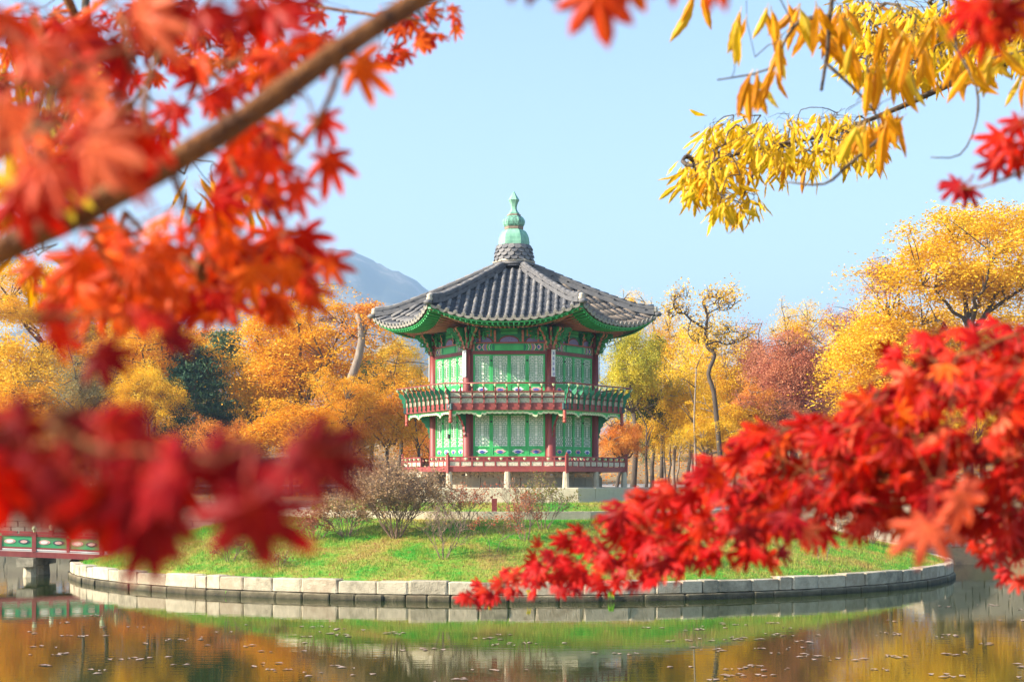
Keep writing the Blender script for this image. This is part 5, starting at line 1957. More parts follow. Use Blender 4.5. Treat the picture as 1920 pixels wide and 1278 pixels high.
# grass tufts growing from the wall joints
for i, (lb, px, py, n, h) in enumerate((("bright green grass tuft hanging from the wall joint under the maple tips", 1146, 1112, 34, .26), ("small green weed in the wall joint on the left", 402, 1108, 26, .12), ("yellowed grass strand hanging from the wall near the centre", 990, 1108, 18, .22), ("thin yellow strand hanging beside it", 918, 1116, 12, .16))):
    rr = random.Random(i)
    a = math.atan2(-1, (px - 960) / FPX * 44.5 / IR * 1.0)
    x = (px - 960) / FPX * 44.3
    y = -math.sqrt((IR + .02) ** 2 - x * x)
    z = CAMZ + (900 - py) / FPX * (y + 60)
    v, f = [], []
    for j in range(n):
        dx, dy = rr.uniform(-.5, .5), rr.uniform(-.7, -.05)
        L = h * rr.uniform(.5, 1)
        p = [(0, 0, 0), (dx * L * .5, dy * L * .4, L * .25), (dx * L, dy * L * .7, -L * rr.uniform(.2, .9))]
        o = len(v)
        for q, wq in zip(p, (.008, .010, .001)):
            v += [(q[0] - wq, q[1], q[2]), (q[0] + wq, q[1], q[2])]
        f += [(o, o + 1, o + 3, o + 2), (o + 2, o + 3, o + 5, o + 4)]
    me = npmesh("grass_tuft", np.array(v), quads=np.array(f), mat=LM['yellowgreen'] if i > 1 else leafmat('fresh grass', [(.10, .34, .02), (.24, .50, .04)], True, .35), rnd=np.random.default_rng(i).random(len(v)))
    tag(link("grass_tuft", me, None, (x, y - .03, z)), lb, "grass tuft")

# ------------------------------------------------------------------ foreground branches
def maple_leaf(seed, curl=.25, fold=.10, broad=False):
    """seven pointed lobes with raised midribs and a stalk; blade joint at the origin, tip towards +Y, radius 1"""
    r = random.Random(seed)
    ang = [0, 36, -36, 74, -74, 122, -122]
    ln = [1.0, .95, .93, .76, .74, .40, .38]
    order = sorted(range(7), key=lambda i: ang[i])
    mb = MB()
    def pt(a, rad, z=0):
        a = math.radians(a)
        zz = z - curl * rad * rad
        return (math.sin(a) * rad, math.cos(a) * rad, zz)
    L = [(ang[i] + r.uniform(-4, 4), ln[i] * r.uniform(.92, 1.06)) for i in order]
    sins = []
    for i in range(8):
        if i == 0: sins.append((L[0][0] - 28, .16))
        elif i == 7: sins.append((L[6][0] + 28, .16))
        else:
            m = min(L[i - 1][1], L[i][1])
            sins.append(((L[i - 1][0] + L[i][0]) / 2, (.50 if broad else .36) * m + .07))
    mb.v.append((0, 0, 0))
    tw = [r.uniform(-.12, .12) for _ in range(7)]
    sidx = []
    for a, rad in sins:
        mb.v.append(pt(a, rad, -fold * .4)); sidx.append(len(mb.v) - 1)
    for i, (a, l) in enumerate(L):
        b = len(mb.v)
        wd = (16.5 if broad else 12.5) if l > .5 else (20 if broad else 16)
        dz = tw[i]
        mb.v += [pt(a, l * .42, fold * .25 + dz * .3), pt(a - wd * 1.15, l * .52, -fold * .5 + dz * .4), pt(a + wd * 1.15, l * .52, -fold * .5 + dz * .4),
                 pt(a, l * .72, fold * .12 + dz * .7), pt(a - wd * .62, l * .78, -fold * .3 + dz * .7), pt(a + wd * .62, l * .78, -fold * .3 + dz * .7), pt(a, l, dz)]
        s0, s1 = sidx[i], sidx[i + 1]
        mb.f += [(0, b, s0), (s0, b, b + 1), (b + 1, b, b + 3, b + 4), (b + 4, b + 3, b + 6), (0, s1, b), (s1, b + 2, b), (b + 2, b + 5, b + 3, b), (b + 5, b + 6, b + 3)]
        mb.m += [0] * 8
    mb.tube([(0, 0, 0), (r.uniform(-.05, .05), -.32, .05), (r.uniform(-.1, .1), -.62, .0)], [.018, .014, .018], 3, 1)
    return mb

def lance_leaf(seed, curl=.2):
    r = random.Random(seed)
    mb = MB()
    n = 9
    wv = r.uniform(0, 6.28)
    bend = r.uniform(-.26, .26)
    rows = []
    for i in range(n + 1):
        t = i / n
        wd = .122 * (math.sin(math.pi * min(1, t * .97 + .03)) ** .75) * (1 if i % 2 else .86) * r.uniform(.93, 1.05)
        if i == n: wd = .004
        x = bend * t * t
        z = -curl * t * t + .02 * math.sin(9 * t + wv)
        rows.append(((x - wd, t, z - .05 * wd / .14), (x, t, z + .02), (x + wd, t, z - .05 * wd / .14)))
    for a in rows: mb.v += list(a)
    for i in range(n):
        o = i * 3
        mb.f += [(o, o + 1, o + 4, o + 3), (o + 1, o + 2, o + 5, o + 4)]
        mb.m += [0, 0]
    mb.tube([(0, 0, .02), (0, -.14, .03)], [.012, .012], 3, 1)
    return mb

REDS = {
 'red': [(.15, .002, .003), (.36, .004, .004), (.48, .006, .005), (.54, .026, .005), (.30, .003, .008)],
 'orangered': [(.42, .030, .008), (.62, .07, .010), (.74, .13, .012), (.60, .045, .010), (.48, .02, .010)],
 'crimson': [(.10, .002, .004), (.22, .004, .009), (.32, .006, .014), (.15, .004, .005), (.27, .010, .006)],
 'coral': [(.66, .12, .06), (.72, .17, .08), (.62, .08, .04), (.74, .14, .07)],
 'yellowleaf': [(.52, .26, .02), (.70, .44, .03), (.60, .42, .05), (.66, .34, .02)],
 'ochre': [(.48, .15, .010), (.66, .26, .010), (.72, .33, .015), (.40, .10, .012)],
 'lemon': [(.32, .22, .015), (.68, .43, .015), (.78, .50, .02), (.60, .30, .015)],
}
FL = {k: leafmat('leaf ' + k, v, False, .40, rough=.48, spec=.14, tint=1.2, vein=True) for k, v in REDS.items()}
FLA = {k: leafmat('leafmass ' + k, REDS[k], True, .36, rough=.5, spec=.18, tint=1.15) for k in ('red', 'lemon', 'orangered')}
M['stalk'] = pm('red leaf stalk', [(.34, .03, .02), (.44, .06, .03)], .6, 30)
M['stalky'] = pm('yellow leaf stalk', [(.40, .22, .04), (.48, .28, .06)], .6, 30)
LEAF = {}
def rib_attr(me, mb, kind):
    n = len(mb.v)
    rib = np.ones(n, np.float32)
    if kind == 'maple':
        rib[1:9] = 0
        for i in range(7):
            b = 9 + 7 * i
            rib[[b + 1, b + 2, b + 4, b + 5]] = 0
    else:
        for i in range(10):
            rib[3 * i] = 0; rib[3 * i + 2] = 0
    a = me.attributes.new("rib", 'FLOAT', 'POINT')
    a.data.foreach_set("value", rib)
def leaf_me(kind, mat, v):
    key = (kind, mat, v)
    if key not in LEAF:
        mb = maple_leaf(100 + v, curl=(.12, .28, .48, .20, .62, .36, .05)[v % 7], fold=.12, broad=v >= 7) if kind == 'maple' else lance_leaf(200 + v, (.06, .30, .55, .14, .42)[v % 5])
        LEAF[key] = mb.mesh("leaf", [FL[mat], M['stalk'] if kind == 'maple' else M['stalky']], False)
        rib_attr(LEAF[key], mb, kind)
    return LEAF[key]
def tri_arrays(mb):
    t = []
    for f in mb.f:
        for i in range(1, len(f) - 1): t.append((f[0], f[i], f[i + 1]))
    return np.array(mb.v), np.array(t)

def frame(tip, nrm):
    y = tip.normalized()
    z = (nrm - y * nrm.dot(y))
    if z.length < 1e-4: z = y.orthogonal()
    z.normalize()
    x = y.cross(z)
    return Matrix((x, y, z)).transposed().to_4x4()

CAMP = Vector((0, -60, CAMZ))
class Spray:
    def __init__(s, label, seed, kind='maple', cat="branch", name="maple_branch", group="branches framing the view", bark='barkr'):
        s.r = random.Random(seed)
        s.kind = kind
        s.nodes = []        # (pos, twig parent idx)
        s.leaves = []
        s.root = None
        s.label, s.cat, s.name, s.group, s.bark = label, cat, name, group, bark
        s.broad = False
        s.fixed = []        # polyline lists of (Vector, radius)
    def line(s, pts, r0, r1, sub=3):
        q = [p if isinstance(p, Vector) else P(*p) for p in pts]
        sm = []
        for i in range(len(q) - 1):
            p0 = q[max(0, i - 1)]; p1 = q[i]; p2 = q[i + 1]; p3 = q[min(len(q) - 1, i + 2)]
            for j in range(sub):
                t = j / sub
                sm.append(.5 * ((2 * p1) + (p2 - p0) * t + (2 * p0 - 5 * p1 + 4 * p2 - p3) * t * t + (3 * p1 - p0 - 3 * p2 + p3) * t ** 3))
        sm.append(q[-1])
        k = len(sm)
        s.fixed.append([(p, (r0 + (r1 - r0) * i / (k - 1)) * s.r.uniform(.92, 1.1) * (1.18 if s.r.random() < .15 else 1)) for i, p in enumerate(sm)])
        return s
    def leaf(s, pos, size, tip, nrm, mat):
        s.leaves.append((pos, size, tip, nrm, mat))
    def leaf_px(s, px, py, d, size, tipdeg, mat='red', tilt=(0, 0), node=True):
        """one leaf whose blade starts at pixel (px,py); tipdeg: 0 = pointing down, 90 = to the right; tilt (sideways, away)"""
        a = math.radians(tipdeg)
        tip = Vector((math.sin(a), .25 * math.sin(tilt[1] + 1), -math.cos(a)))
        p = P(px, py, d)
        tocam = (CAMP - p).normalized()
        nrm = tocam + Vector((tilt[0], 0, .25 + tilt[1]))
        s.leaf(p, size, tip, nrm, mat)
        if node: s.nodes.append(p - tip.normalized() * size * .62)
    def region(s, poly, depth, n, size, mats, tipbias=(0, 0, -1), per=2, facing=.75, jit=.05, wobble=.6):
        xs = [p[0] for p in poly]; ys = [p[1] for p in poly]
        r = s.r
        cnt = 0
        guard = 0
        while cnt < n and guard < 60000:
            guard += 1
            px, py = r.uniform(min(xs), max(xs)), r.uniform(min(ys), max(ys))
            if not in_poly(px, py, poly): continue
            d = depth(px, py) * (1 + r.gauss(0, jit))
            p = P(px, py, d)
            s.nodes.append(p)
            for j in range(r.randint(1, per)):
                sz = r.uniform(*size)
                tip = Vector(tipbias) + Vector((r.gauss(0, wobble), r.gauss(0, wobble * .7), r.gauss(0, wobble * .6)))
                tip.normalize()
                tocam = (CAMP - p).normalized()
                nrm = tocam * facing + Vector((r.gauss(0, .45), r.gauss(0, .3), .45 + r.gauss(0, .4)))
                s.leaf(p + tip * sz * .62, sz, tip, nrm, r.choice(mats))
                cnt += 1
        return s
    def build(s, r0=.0011, maxobj=300, mass='red'):
        base = s.fixed[0][0][0] if s.fixed else s.nodes[0]
        root = tag(empty(s.name, base), s.label, s.cat, s.group)
        T0 = Matrix.Translation(-base)
        pts, rad = [], []
        for L in s.fixed:
            MB().tube([p - base for p, _ in L], [q for _, q in L], 10).obj("branch", M[s.bark], root, True)
            for p, q in L: pts.append(p); rad.append(q)
        nf = len(pts)
        # grow twigs outwards: nearest-first joining of the leaf nodes to the branch
        allp = np.array([tuple(p) for p in pts] + [tuple(p) for p in s.nodes])
        N = len(allp)
        par = np.full(N, -1)
        if N > nf and nf > 0:
            intree = np.zeros(N, bool); intree[:nf] = True
            dist = np.full(N, 1e9)
            for i in range(nf):
                dd = np.linalg.norm(allp - allp[i], axis=1)
                b = dd < dist
                dist[b] = dd[b]; par[b] = i
            dist[:nf] = 1e9
            par[:nf] = -1
            order = []
            for _ in range(N - nf):
                k = int(np.argmin(np.where(intree, 1e12, dist)))
                intree[k] = True
                order.append(k)
                dd = np.linalg.norm(allp - allp[k], axis=1) * 1.0
                b = (~intree) & (dd < dist)
                dist[b] = dd[b]; par[b] = k
            cnt = np.ones(N)
            for k in reversed(order):
                cnt[par[k]] += cnt[k]
            tw = MB()
            for k in order:
                a, b = Vector(allp[par[k]]) - base, Vector(allp[k]) - base
                ra, rb = r0 * cnt[k] ** .42 * 1.1, r0 * cnt[k] ** .42
                m_ = a.lerp(b, .5) + Vector((s.r.uniform(-.06, .06), s.r.uniform(-.06, .06), s.r.uniform(-.02, .08))) * (b - a).length
                tw.tube([a, m_, b], [ra, (ra + rb) / 2, rb], 4, cap=False)
            tw.obj("twigs", M[s.bark], root, True)["kind"] = "stuff"
        # leaves: the largest in view as single parts, the rest as one mass
        s.leaves.sort(key=lambda L: -L[1] / max(.3, L[0].y + 60))
        rest_v, rest_t, rest_r, o = [], [], [], 0
        for i, (p, sz, tip, nrm, mat) in enumerate(s.leaves):
            m = Matrix.Translation(p - base) @ frame(tip, nrm) @ Matrix.Diagonal((sz * s.r.uniform(.9, 1.1), sz, sz, 1))
            vi = s.r.randrange(7) + (7 if s.broad else 0)
            if i < maxobj:
                link("leaf", leaf_me(s.kind, mat, vi), root, mtx=m)
            else:
                key = ('g', s.kind, vi)
                if key not in LEAF:
                    LEAF[key] = tri_arrays(maple_leaf(100 + vi, .25, .12) if s.kind == 'maple' else lance_leaf(200 + vi, .2))
                v, t = LEAF[key]
                Mx = np.array(m)
                rest_v.append(v @ Mx[:3, :3].T + Mx[:3, 3]); rest_t.append(t + o); o += len(v)
                rest_r.append(np.full(len(v), s.r.random()))
        if rest_v:
            me = npmesh("leaves", np.concatenate(rest_v), tris=np.concatenate(rest_t), mat=FLA[mass], rnd=np.concatenate(rest_r))
            l = link("leaves", me, root)
            l["kind"] = "stuff"
        return root

# --- right: the big red maple bough reaching in from the right edge
S = Spray("red maple bough sweeping down from the right edge across the lower right", 1)
S.line([Vector((4.6, -58.6, 4.4)), Vector((2.8, -57.9, 4.1)), (2250, 560, 2.6), (2050, 640, 2.5), (1900, 700, 2.45), (1720, 780, 2.5), (1540, 850, 2.7), (1380, 930, 3.0), (1220, 1000, 3.4), (1060, 1060, 3.8), (920, 1095, 4.1)], .012, .0018)
S.line([Vector((4.6, -58.6, 4.1)), Vector((2.6, -58.0, 3.6)), (2200, 900, 2.3), (2020, 870, 2.3), (1850, 860, 2.4), (1650, 880, 2.6), (1480, 930, 2.8), (1330, 1010, 3.1)], .009, .0016)
S.line([Vector((4.6, -58.6, 4.6)), Vector((2.9, -57.8, 4.3)), (2200, 520, 2.8), (2000, 600, 2.7), (1850, 650, 2.7), (1700, 690, 2.8), (1560, 740, 2.9)], .008, .0015)
def dB(px, py):
    return np.interp(px, [870, 1000, 1200, 1500, 1920], [4.2, 3.9, 3.1, 2.55, 2.3])
RB = ['red'] * 8 + ['crimson'] * 3 + ['orangered'] * 2 + ['coral']
S.region([(870, 1112), (960, 1060), (1010, 1050), (1020, 1100), (930, 1118)], dB, 60, (.026, .033), RB, (-.6, 0, -.5), per=3, facing=.5)
S.region([(960, 1055), (1100, 985), (1240, 960), (1280, 1080), (1130, 1085), (1050, 1095)], dB, 110, (.029, .038), RB, (-.5, 0, -.7), per=3, facing=.5)
S.region([(1080, 1000), (1190, 930), (1290, 885), (1420, 800), (1500, 830), (1480, 1010), (1300, 1040), (1180, 1010)], dB, 270, (.031, .043), RB, (-.55, 0, -.6), per=3, facing=.3)
S.region([(1400, 820), (1520, 765), (1680, 715), (1760, 790), (1760, 900), (1600, 950), (1480, 1010), (1420, 900)], dB, 250, (.031, .044), RB, (-.5, 0, -.6), per=3, facing=.3)
S.region([(1560, 755), (1640, 705), (1800, 640), (1960, 600), (1960, 900), (1760, 920), (1600, 900)], dB, 320, (.031, .044), RB, (-.4, 0, -.6), per=3, facing=.3)
S.region([(1560, 880), (1960, 860), (1960, 960), (1880, 985), (1740, 980), (1600, 960)], lambda a, b: 2.5, 85, (.030, .040), RB, (-.1, 0, -.9), per=3, facing=.5)
S.region([(1760, 985), (1930, 930), (1930, 1075), (1860, 1060), (1800, 1000)], lambda a, b: 3.1, 44, (.030, .038), ['crimson', 'red', 'crimson'], (0, 0, -1), per=2)
S.region([(1640, 650), (1800, 590), (1960, 550), (1960, 640), (1700, 680)], lambda a, b: 2.7, 26, (.032, .042), ['orangered', 'red', 'orangered'], (-.4, 0, -.6), per=2)
for (x, y, d, sz, tdg, mt) in ((1740, 985, 1.35, .046, -10, 'coral'), (1800, 925, 1.45, .046, 40, 'coral'), (1240, 1050, 2.6, .043, 8, 'crimson'), (1480, 965, 2.2, .046, -8, 'crimson'), (1395, 990, 2.3, .042, 12, 'crimson'),
        (1180, 1040, 3.4, .043, -15, 'red'), (1090, 1060, 3.7, .042, -30, 'red'), (1240, 930, 2.6, .05, -30, 'red'), (1160, 960, 2.6, .05, -30, 'crimson')):
    S.leaf_px(x, y, d, sz, tdg, mt, (S.r.uniform(-.3, .3), .15))
S.build(r0=.0006, maxobj=300, mass='red')

# --- top left: the thick out-of-focus bough with its leaves
S = Spray("thick blurred maple bough slanting across the upper left with orange-red leaves", 2)
S.line([Vector((-2.9, -59.6, 2.6)), Vector((-1.6, -59.0, 3.0)), (-420, 700, 1.22), (-200, 590, 1.22), (0, 472, 1.24), (160, 392, 1.26), (300, 318, 1.28), (460, 220, 1.32), (600, 120, 1.36), (720, 40, 1.40), (820, -20, 1.44), (1000, -130, 1.52)], .0125, .0085)
S.line([(655, 85, 1.40), (640, 110, 1.42), (625, 165, 1.46), (600, 220, 1.50), (570, 265, 1.54), (520, 325, 1.6), (475, 395, 1.64), (430, 460, 1.66)], .0034, .0012)
S.line([(330, 330, 1.28), (360, 420, 1.36), (400, 500, 1.45), (440, 520, 1.5)], .0028, .001)
S.line([(150, 400, 1.26), (190, 470, 1.32), (230, 540, 1.4)], .003, .001)
S.line([(300, 300, 1.3), (270, 200, 1.35), (300, 100, 1.4), (380, 20, 1.5), (420, -60, 1.5)], .004, .0015)
S.line([(120, 400, 1.25), (80, 280, 1.2), (110, 150, 1.2), (60, 30, 1.2)], .004, .0015)
OR = ['orangered'] * 5 + ['red'] * 4 + ['crimson']
d16 = lambda a, b: 1.62
S.region([(0, 0), (620, 0), (560, 110), (430, 200), (260, 300), (0, 420)], lambda a, b: 2.0, 105, (.030, .040), OR + ['red'] * 3, (0, 0, -.7), per=2, jit=.12, facing=.6)
S.region([(60, 470), (300, 350), (430, 350), (470, 430), (380, 525), (230, 550), (60, 500)], lambda a, b: 1.65, 62, (.033, .042), ['orangered'] * 6 + ['red'], (0, 0, -1), per=2, jit=.06)
S.region([(360, 390), (500, 385), (600, 430), (610, 490), (520, 560), (380, 560)], lambda a, b: 1.8, 40, (.034, .042), ['orangered'] * 3 + ['red'] * 3, (.2, 0, -1), per=2, jit=.05)
S.region([(430, 200), (560, 190), (560, 300), (470, 330), (330, 360)], lambda a, b: 1.6, 16, (.040, .048), OR, (.2, 0, -1), per=1)
for (x, y, d, sz, tdg, mt) in ((668, 118, 1.5, .048, 55, 'orangered'), (600, 220, 1.52, .034, 35, 'red'), (612, 292, 1.55, .046, 32, 'red'), (432, 548, 1.7, .042, 2, 'orangered'), (560, 440, 1.65, .046, 52, 'red'), (540, 490, 1.65, .044, 20, 'orangered'),
        (470, 500, 1.6, .046, 8, 'orangered'), (240, 500, 1.5, .056, 5, 'orangered'), (300, 470, 1.5, .052, 15, 'orangered'), (150, 480, 1.5, .05, -15, 'orangered'), (230, 560, 2.0, .046, 4, 'yellowleaf'), (255, 555, 2.05, .044, 16, 'yellowleaf'), (205, 555, 2.05, .044, -12, 'yellowleaf'), (35, 345, 1.15, .044, -70, 'yellowleaf'), (95, 330, 1.2, .04, 60, 'yellowleaf')):
    S.leaf_px(x, y, d, sz, tdg, mt, (S.r.uniform(-.25, .25), .1))
S.build(r0=.0007, maxobj=300, mass='orangered')

# --- very near leaves at the upper left
S = Spray("strongly blurred pinkish red maple spray close at the upper left edge", 3)
S.broad = True
S.line([(-500, 80, .85), (-250, 110, .84), (-20, 150, .84), (130, 170, .86), (280, 190, .9)], .003, .001)
S.region([(-60, 40), (300, 60), (380, 160), (300, 260), (120, 330), (-60, 360)], lambda a, b: .90, 9, (.032, .040), ['coral', 'red', 'coral', 'red'], (.3, 0, -.8), per=1, jit=.06)
S.region([(-60, 560), (250, 585), (270, 640), (-60, 640)], lambda a, b: 1.02, 4, (.026, .032), ['crimson', 'crimson', 'red'], (1.2, 0, -.2), per=1)
S.line([(-500, 520, 1.0), (-200, 560, 1.0), (0, 590, 1.0), (180, 590, 1.02)], .003, .001)
S.region([(-40, -40), (560, -40), (480, 30), (300, 90), (200, 180), (-40, 160)], lambda a, b: 1.1, 8, (.038, .046), ['red', 'coral', 'orangered', 'red'], (.3, 0, -.6), per=1, jit=.08)
S.region([(-40, 160), (200, 180), (120, 260), (-40, 330)], lambda a, b: 1.15, 4, (.036, .042), ['red', 'orangered', 'crimson'], (.2, 0, -.8), per=1)
S.region([(160, -20), (330, -20), (300, 60), (180, 60)], lambda a, b: 1.1, 3, (.038, .044), ['red', 'coral'], (.3, 0, -.6), per=1)
S.build(r0=.0006)

# --- distant crisp little maple leaves seen between the blurred ones
S = Spray("crisp small-leaved maple twig at the top left behind the bough", 4)
S.line([Vector((-4.6, -58.4, 4.2)), Vector((-3.0, -57.0, 4.5)), (-300, -120, 3.6), (100, -60, 3.6), (400, -20, 3.5), (640, 20, 3.4), (800, 40, 3.3)], .009, .002)
S.line([(100, -60, 3.6), (160, 100, 3.7), (120, 240, 3.8), (40, 330, 3.8)], .012, .006)
S.region([(650, 10), (860, -20), (850, 40), (800, 70), (720, 100), (690, 60)], lambda a, b: 3.4, 26, (.034, .042), ['orangered', 'red', 'orangered'], (.4, 0, -.7), per=2)
S.region([(250, -10), (640, -10), (600, 60), (420, 110), (280, 130)], lambda a, b: 3.5, 75, (.034, .042), ['red', 'crimson', 'orangered'], (0, 0, -.9), per=2)
S.region([(0, 0), (270, 0), (250, 120), (0, 180)], lambda a, b: 3.6, 50, (.034, .042), ['red', 'orangered'], (0, 0, -.9), per=2)
S.build(r0=.0007)
# golden tongue-shaped leaves behind the left maple
S = Spray("golden long-leaved twig behind the upper left maple bough", 5, kind='lance', name="chestnut_branch", bark='bark')
S.line([Vector((-4.6, -58.2, 4.4)), Vector((-2.6, -56.6, 5.0)), (40, -150, 4.6), (160, 20, 4.6), (150, 110, 4.6), (120, 220, 4.6), (60, 300, 4.7)], .018, .006)
S.region([(0, 20), (160, 20), (160, 220), (80, 290), (0, 270)], lambda a, b: 4.6, 60, (.10, .14), ['ochre', 'ochre', 'yellowleaf'], (0, 0, -1), per=3, facing=.5)
S.region([(330, 300), (470, 300), (470, 380), (360, 380)], lambda a, b: 4.8, 14, (.09, .12), ['ochre'], (0, 0, -1), per=2, facing=.5)
S.region([(30, 450), (110, 440), (110, 480), (40, 480)], lambda a, b: 4.6, 12, (.10, .13), ['yellowleaf', 'ochre'], (0, 0, -1), per=2, facing=.5)
S.build(r0=.0012)

# --- lower left: very near dark red spray
S = Spray("strongly blurred dark red maple spray close at the lower left edge", 6)
S.broad = True
S.line([(-700, 700, .84), (-350, 760, .84), (-60, 820, .84), (160, 850, .83), (340, 870, .82), (470, 880, .81), (560, 860, .80)], .0016, .0006)
for (x, y, d, sz, tdg, mt) in ((30, 760, .72, .036, -80, 'red'), (110, 765, .74, .036, 75, 'red'), (190, 770, .72, .034, 85, 'red'), (-20, 775, .72, .036, 60, 'red'), (60, 800, .74, .034, -50, 'red'), (215, 790, .76, .032, 40, 'crimson'),
        (300, 835, .70, .036, 80, 'red'), (390, 830, .70, .034, 86, 'red'), (330, 850, .68, .034, -80, 'red'), (240, 850, .70, .036, -75, 'crimson'), (130, 860, .70, .036, -60, 'crimson'), (60, 850, .70, .036, -25, 'red'), (110, 880, .72, .034, -5, 'red'),
        (180, 885, .70, .036, 12, 'red'), (270, 905, .70, .038, 4, 'orangered'), (280, 960, .74, .036, 10, 'orangered'), (300, 900, .74, .036, 40, 'red'), (210, 920, .74, .034, -18, 'red'),
        (575, 815, .68, .040, 82, 'crimson'), (590, 820, .69, .038, -88, 'crimson'), (472, 915, .66, .040, 4, 'crimson'), (440, 840, .72, .034, 70, 'red'), (20, 880, .72, .034, -20, 'red'), (-30, 860, .7, .036, 10, 'red')):
    S.leaf_px(x, y + 28, d, sz * .92, tdg, mt if S.r.random() < .5 else 'crimson', (S.r.uniform(-.5, .5), S.r.uniform(.2, .9)), node=True)
S.build(r0=.0006)

# --- red leaves hanging into the top edge
S = Spray("blurred red maple leaves hanging from the top edge above the pavilion", 7)
S.broad = True
S.line([(600, -260, 1.3), (900, -130, 1.3), (1100, -60, 1.3), (1330, -50, 1.32), (1500, -110, 1.35)], .004, .002)
for (x, y, d, sz, tdg, mt) in ((1118, -18, 1.2, .042, 10, 'orangered'), (1170, -50, 1.3, .040, 35, 'orangered'), (1345, -62, 1.2, .036, -20, 'orangered'), (1262, -70, 1.25, .036, 0, 'red'), (1015, -80, 1.15, .036, 20, 'crimson'), (965, -85, 1.15, .036, -10, 'crimson')):
    S.leaf_px(x, y, d, sz, tdg, mt, (S.r.uniform(-.2, .2), .1))
S.build(r0=.0006)
S = Spray("red maple leaves in the top right corner before the yellow foliage", 8)
S.line([(2300, -100, 1.5), (2050, -40, 1.55), (1900, 0, 1.6), (1820, 40, 1.65)], .004, .0012)
for (x, y, d, sz, tdg, mt) in ((1850, 50, 1.6, .042, -10, 'red'), (1830, 10, 1.6, .042, -40, 'red'), (1880, 20, 1.6, .042, 40, 'red'), (1910, 10, 1.65, .042, 20, 'orangered'), (1850, 10, 1.7, .042, -70, 'red'), (1860, -10, 1.6, .04, 70, 'red')):
    S.leaf_px(x, y, d, sz, tdg, mt, (S.r.uniform(-.3, .3), .1))
S.build(r0=.0006)
S = Spray("small red maple spray entering at the right edge below the yellow leaves", 9)
S.line([(2250, 230, 2.2), (2050, 280, 2.25), (1930, 318, 2.3), (1840, 350, 2.35), (1800, 352, 2.4)], .004, .0010)
for (x, y, d, sz, tdg, mt) in ((1910, 225, 2.2, .044, -20, 'red'), (1900, 270, 2.25, .046, -40, 'red'), (1880, 255, 2.2, .044, -60, 'red'), (1925, 260, 2.2, .044, 20, 'red'), (1870, 300, 2.3, .04, -45, 'crimson'), (1800, 345, 2.4, .038, -60, 'crimson'), (1815, 352, 2.4, .036, -15, 'crimson'), (1795, 345, 2.45, .034, -85, 'crimson'), (1905, 295, 2.3, .042, 10, 'red')):
    S.leaf_px(x, y, d, sz, tdg, mt, (S.r.uniform(-.4, .4), .2))
S.build(r0=.0006)

# --- top right: yellow chestnut-like foliage, near and farther layers
S = Spray("dense yellow long-leaved branch reaching left below the top right corner", 10, kind='lance', name="chestnut_branch", bark='bark')
S.line([Vector((9.5, -57.8, 6.6)), Vector((7.5, -54.5, 6.9)), (2300, 20, 9.6), (2050, 80, 9.4), (1850, 130, 9.3), (1690, 200, 9.2), (1560, 250, 9.1), (1440, 275, 9.0), (1340, 300, 9.0), (1300, 310, 9.0)], .028, .004)
S.line([(1440, 275, 9.0), (1410, 330, 9.0), (1390, 375, 9.0)], .012, .006)
S.line([Vector((9.5, -57.8, 7.0)), Vector((7.5, -54.5, 7.2)), (2300, -80, 9.8), (2050, -40, 9.6), (1850, 20, 9.5), (1700, 60, 9.4), (1600, 60, 9.3)], .028, .005)
dY = lambda a, b: 9.2
YL = ['lemon'] * 5 + ['ochre', 'ochre', 'yellowleaf']
S.region([(1270, 300), (1330, 225), (1400, 205), (1500, 220), (1600, 200), (1660, 215), (1650, 280), (1560, 295), (1480, 310), (1420, 330), (1340, 340), (1290, 350)], dY, 480, (.075, .12), YL, (-.1, 0, -1), per=4, facing=.4)
S.region([(1280, 300), (1340, 215), (1500, 205), (1600, 195), (1660, 215), (1640, 270), (1480, 290), (1340, 330)], dY, 420, (.07, .11), YL, (-.1, 0, -1), per=4, facing=.4)
S.region([(1340, 340), (1420, 345), (1420, 380), (1390, 400), (1350, 385)], dY, 90, (.075, .12), YL, (0, 0, -1), per=4, facing=.4)
S.region([(1275, 300), (1340, 280), (1350, 345), (1300, 360)], dY, 110, (.075, .12), YL, (-.1, 0, -1), per=4, facing=.4)
S.region([(1560, -10), (1940, -10), (1940, 90), (1800, 110), (1720, 140), (1600, 120), (1550, 60)], lambda a, b: 9.5, 1300, (.075, .125), YL, (-.1, 0, -1), per=4, facing=.4)
S.build(r0=.0012, maxobj=300, mass='lemon')

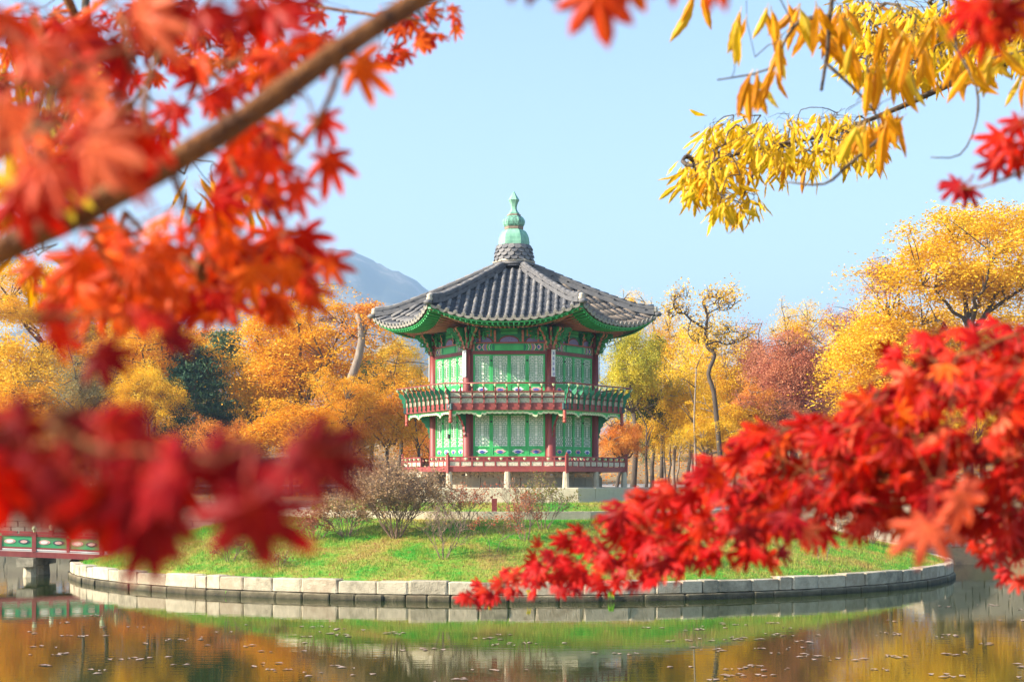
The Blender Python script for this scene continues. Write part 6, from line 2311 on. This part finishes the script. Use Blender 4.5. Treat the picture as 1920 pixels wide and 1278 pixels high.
S = Spray("near ochre long-leaved twigs hanging in the top right corner", 11, kind='lance', name="chestnut_branch", bark='bark')
S.line([Vector((6.5, -58.2, 5.6)), Vector((3.5, -57.2, 5.5)), (1750, -360, 4.1), (1600, -160, 4.1), (1560, 0, 4.15), (1552, 90, 4.2), (1540, 170, 4.2)], .012, .004)
S.line([(1558, 30, 4.15), (1500, 40, 4.2), (1470, 80, 4.2), (1440, 130, 4.2), (1345, 150, 4.25)], .006, .002)
S.line([(1550, 120, 4.2), (1600, 165, 4.2), (1640, 210, 4.2), (1650, 240, 4.2)], .005, .002)
S.line([Vector((6.5, -58.2, 5.3)), Vector((3.6, -57.0, 5.1)), (2100, -60, 4.0), (1900, -20, 4.1), (1790, 60, 4.1), (1830, 160, 4.1), (1830, 230, 4.1), (1800, 290, 4.1), (1745, 295, 4.1)], .006, .0016)
S.line([(1650, 260, 4.2), (1590, 310, 4.2), (1545, 345, 4.2), (1475, 341, 4.25)], .005, .002)
S.line([(2100, 80, 4.2), (1950, 90, 4.2), (1860, 110, 4.2)], .006, .002)
for (cx, cyy, n, spread) in ((1375, 35, 2, 30), (1310, -5, 3, 30), (1395, 30, 3, 40), (1440, 20, 4, 50), (1490, 15, 5, 50), (1455, 75, 4, 45), (1420, 140, 3, 40), (1395, 150, 3, 60), (1452, 130, 3, 35), (1530, 20, 5, 60), (1545, 60, 5, 60),
        (1600, 90, 5, 60), (1660, 50, 5, 60), (1700, 70, 6, 60), (1690, 130, 5, 50), (1640, 130, 5, 50), (1660, 210, 5, 60), (1620, 235, 6, 60), (1655, 235, 5, 70), (1600, 240, 3, 60), (1690, 215, 3, 70),
        (1760, 40, 5, 60), (1800, 100, 5, 60), (1830, 130, 5, 60), (1870, 100, 6, 60), (1900, 90, 5, 60), (1735, 95, 4, 50), (1580, 30, 5, 60), (1850, 40, 4, 60), (1920, 140, 3, 40)):
    for j in range(n):
        t = S.r.uniform(-spread, spread) * .8
        sz = S.r.uniform(.075, .125)
        S.leaf_px(cx + S.r.uniform(-12, 12), cyy + S.r.uniform(-10, 10), 4.2 * S.r.uniform(.96, 1.05), sz, t, S.r.choice(['ochre', 'ochre', 'ochre', 'yellowleaf']), (S.r.uniform(-.8, .8), S.r.uniform(-.4, .3)), node=(j == 0))
S.build(r0=.0011, maxobj=300)
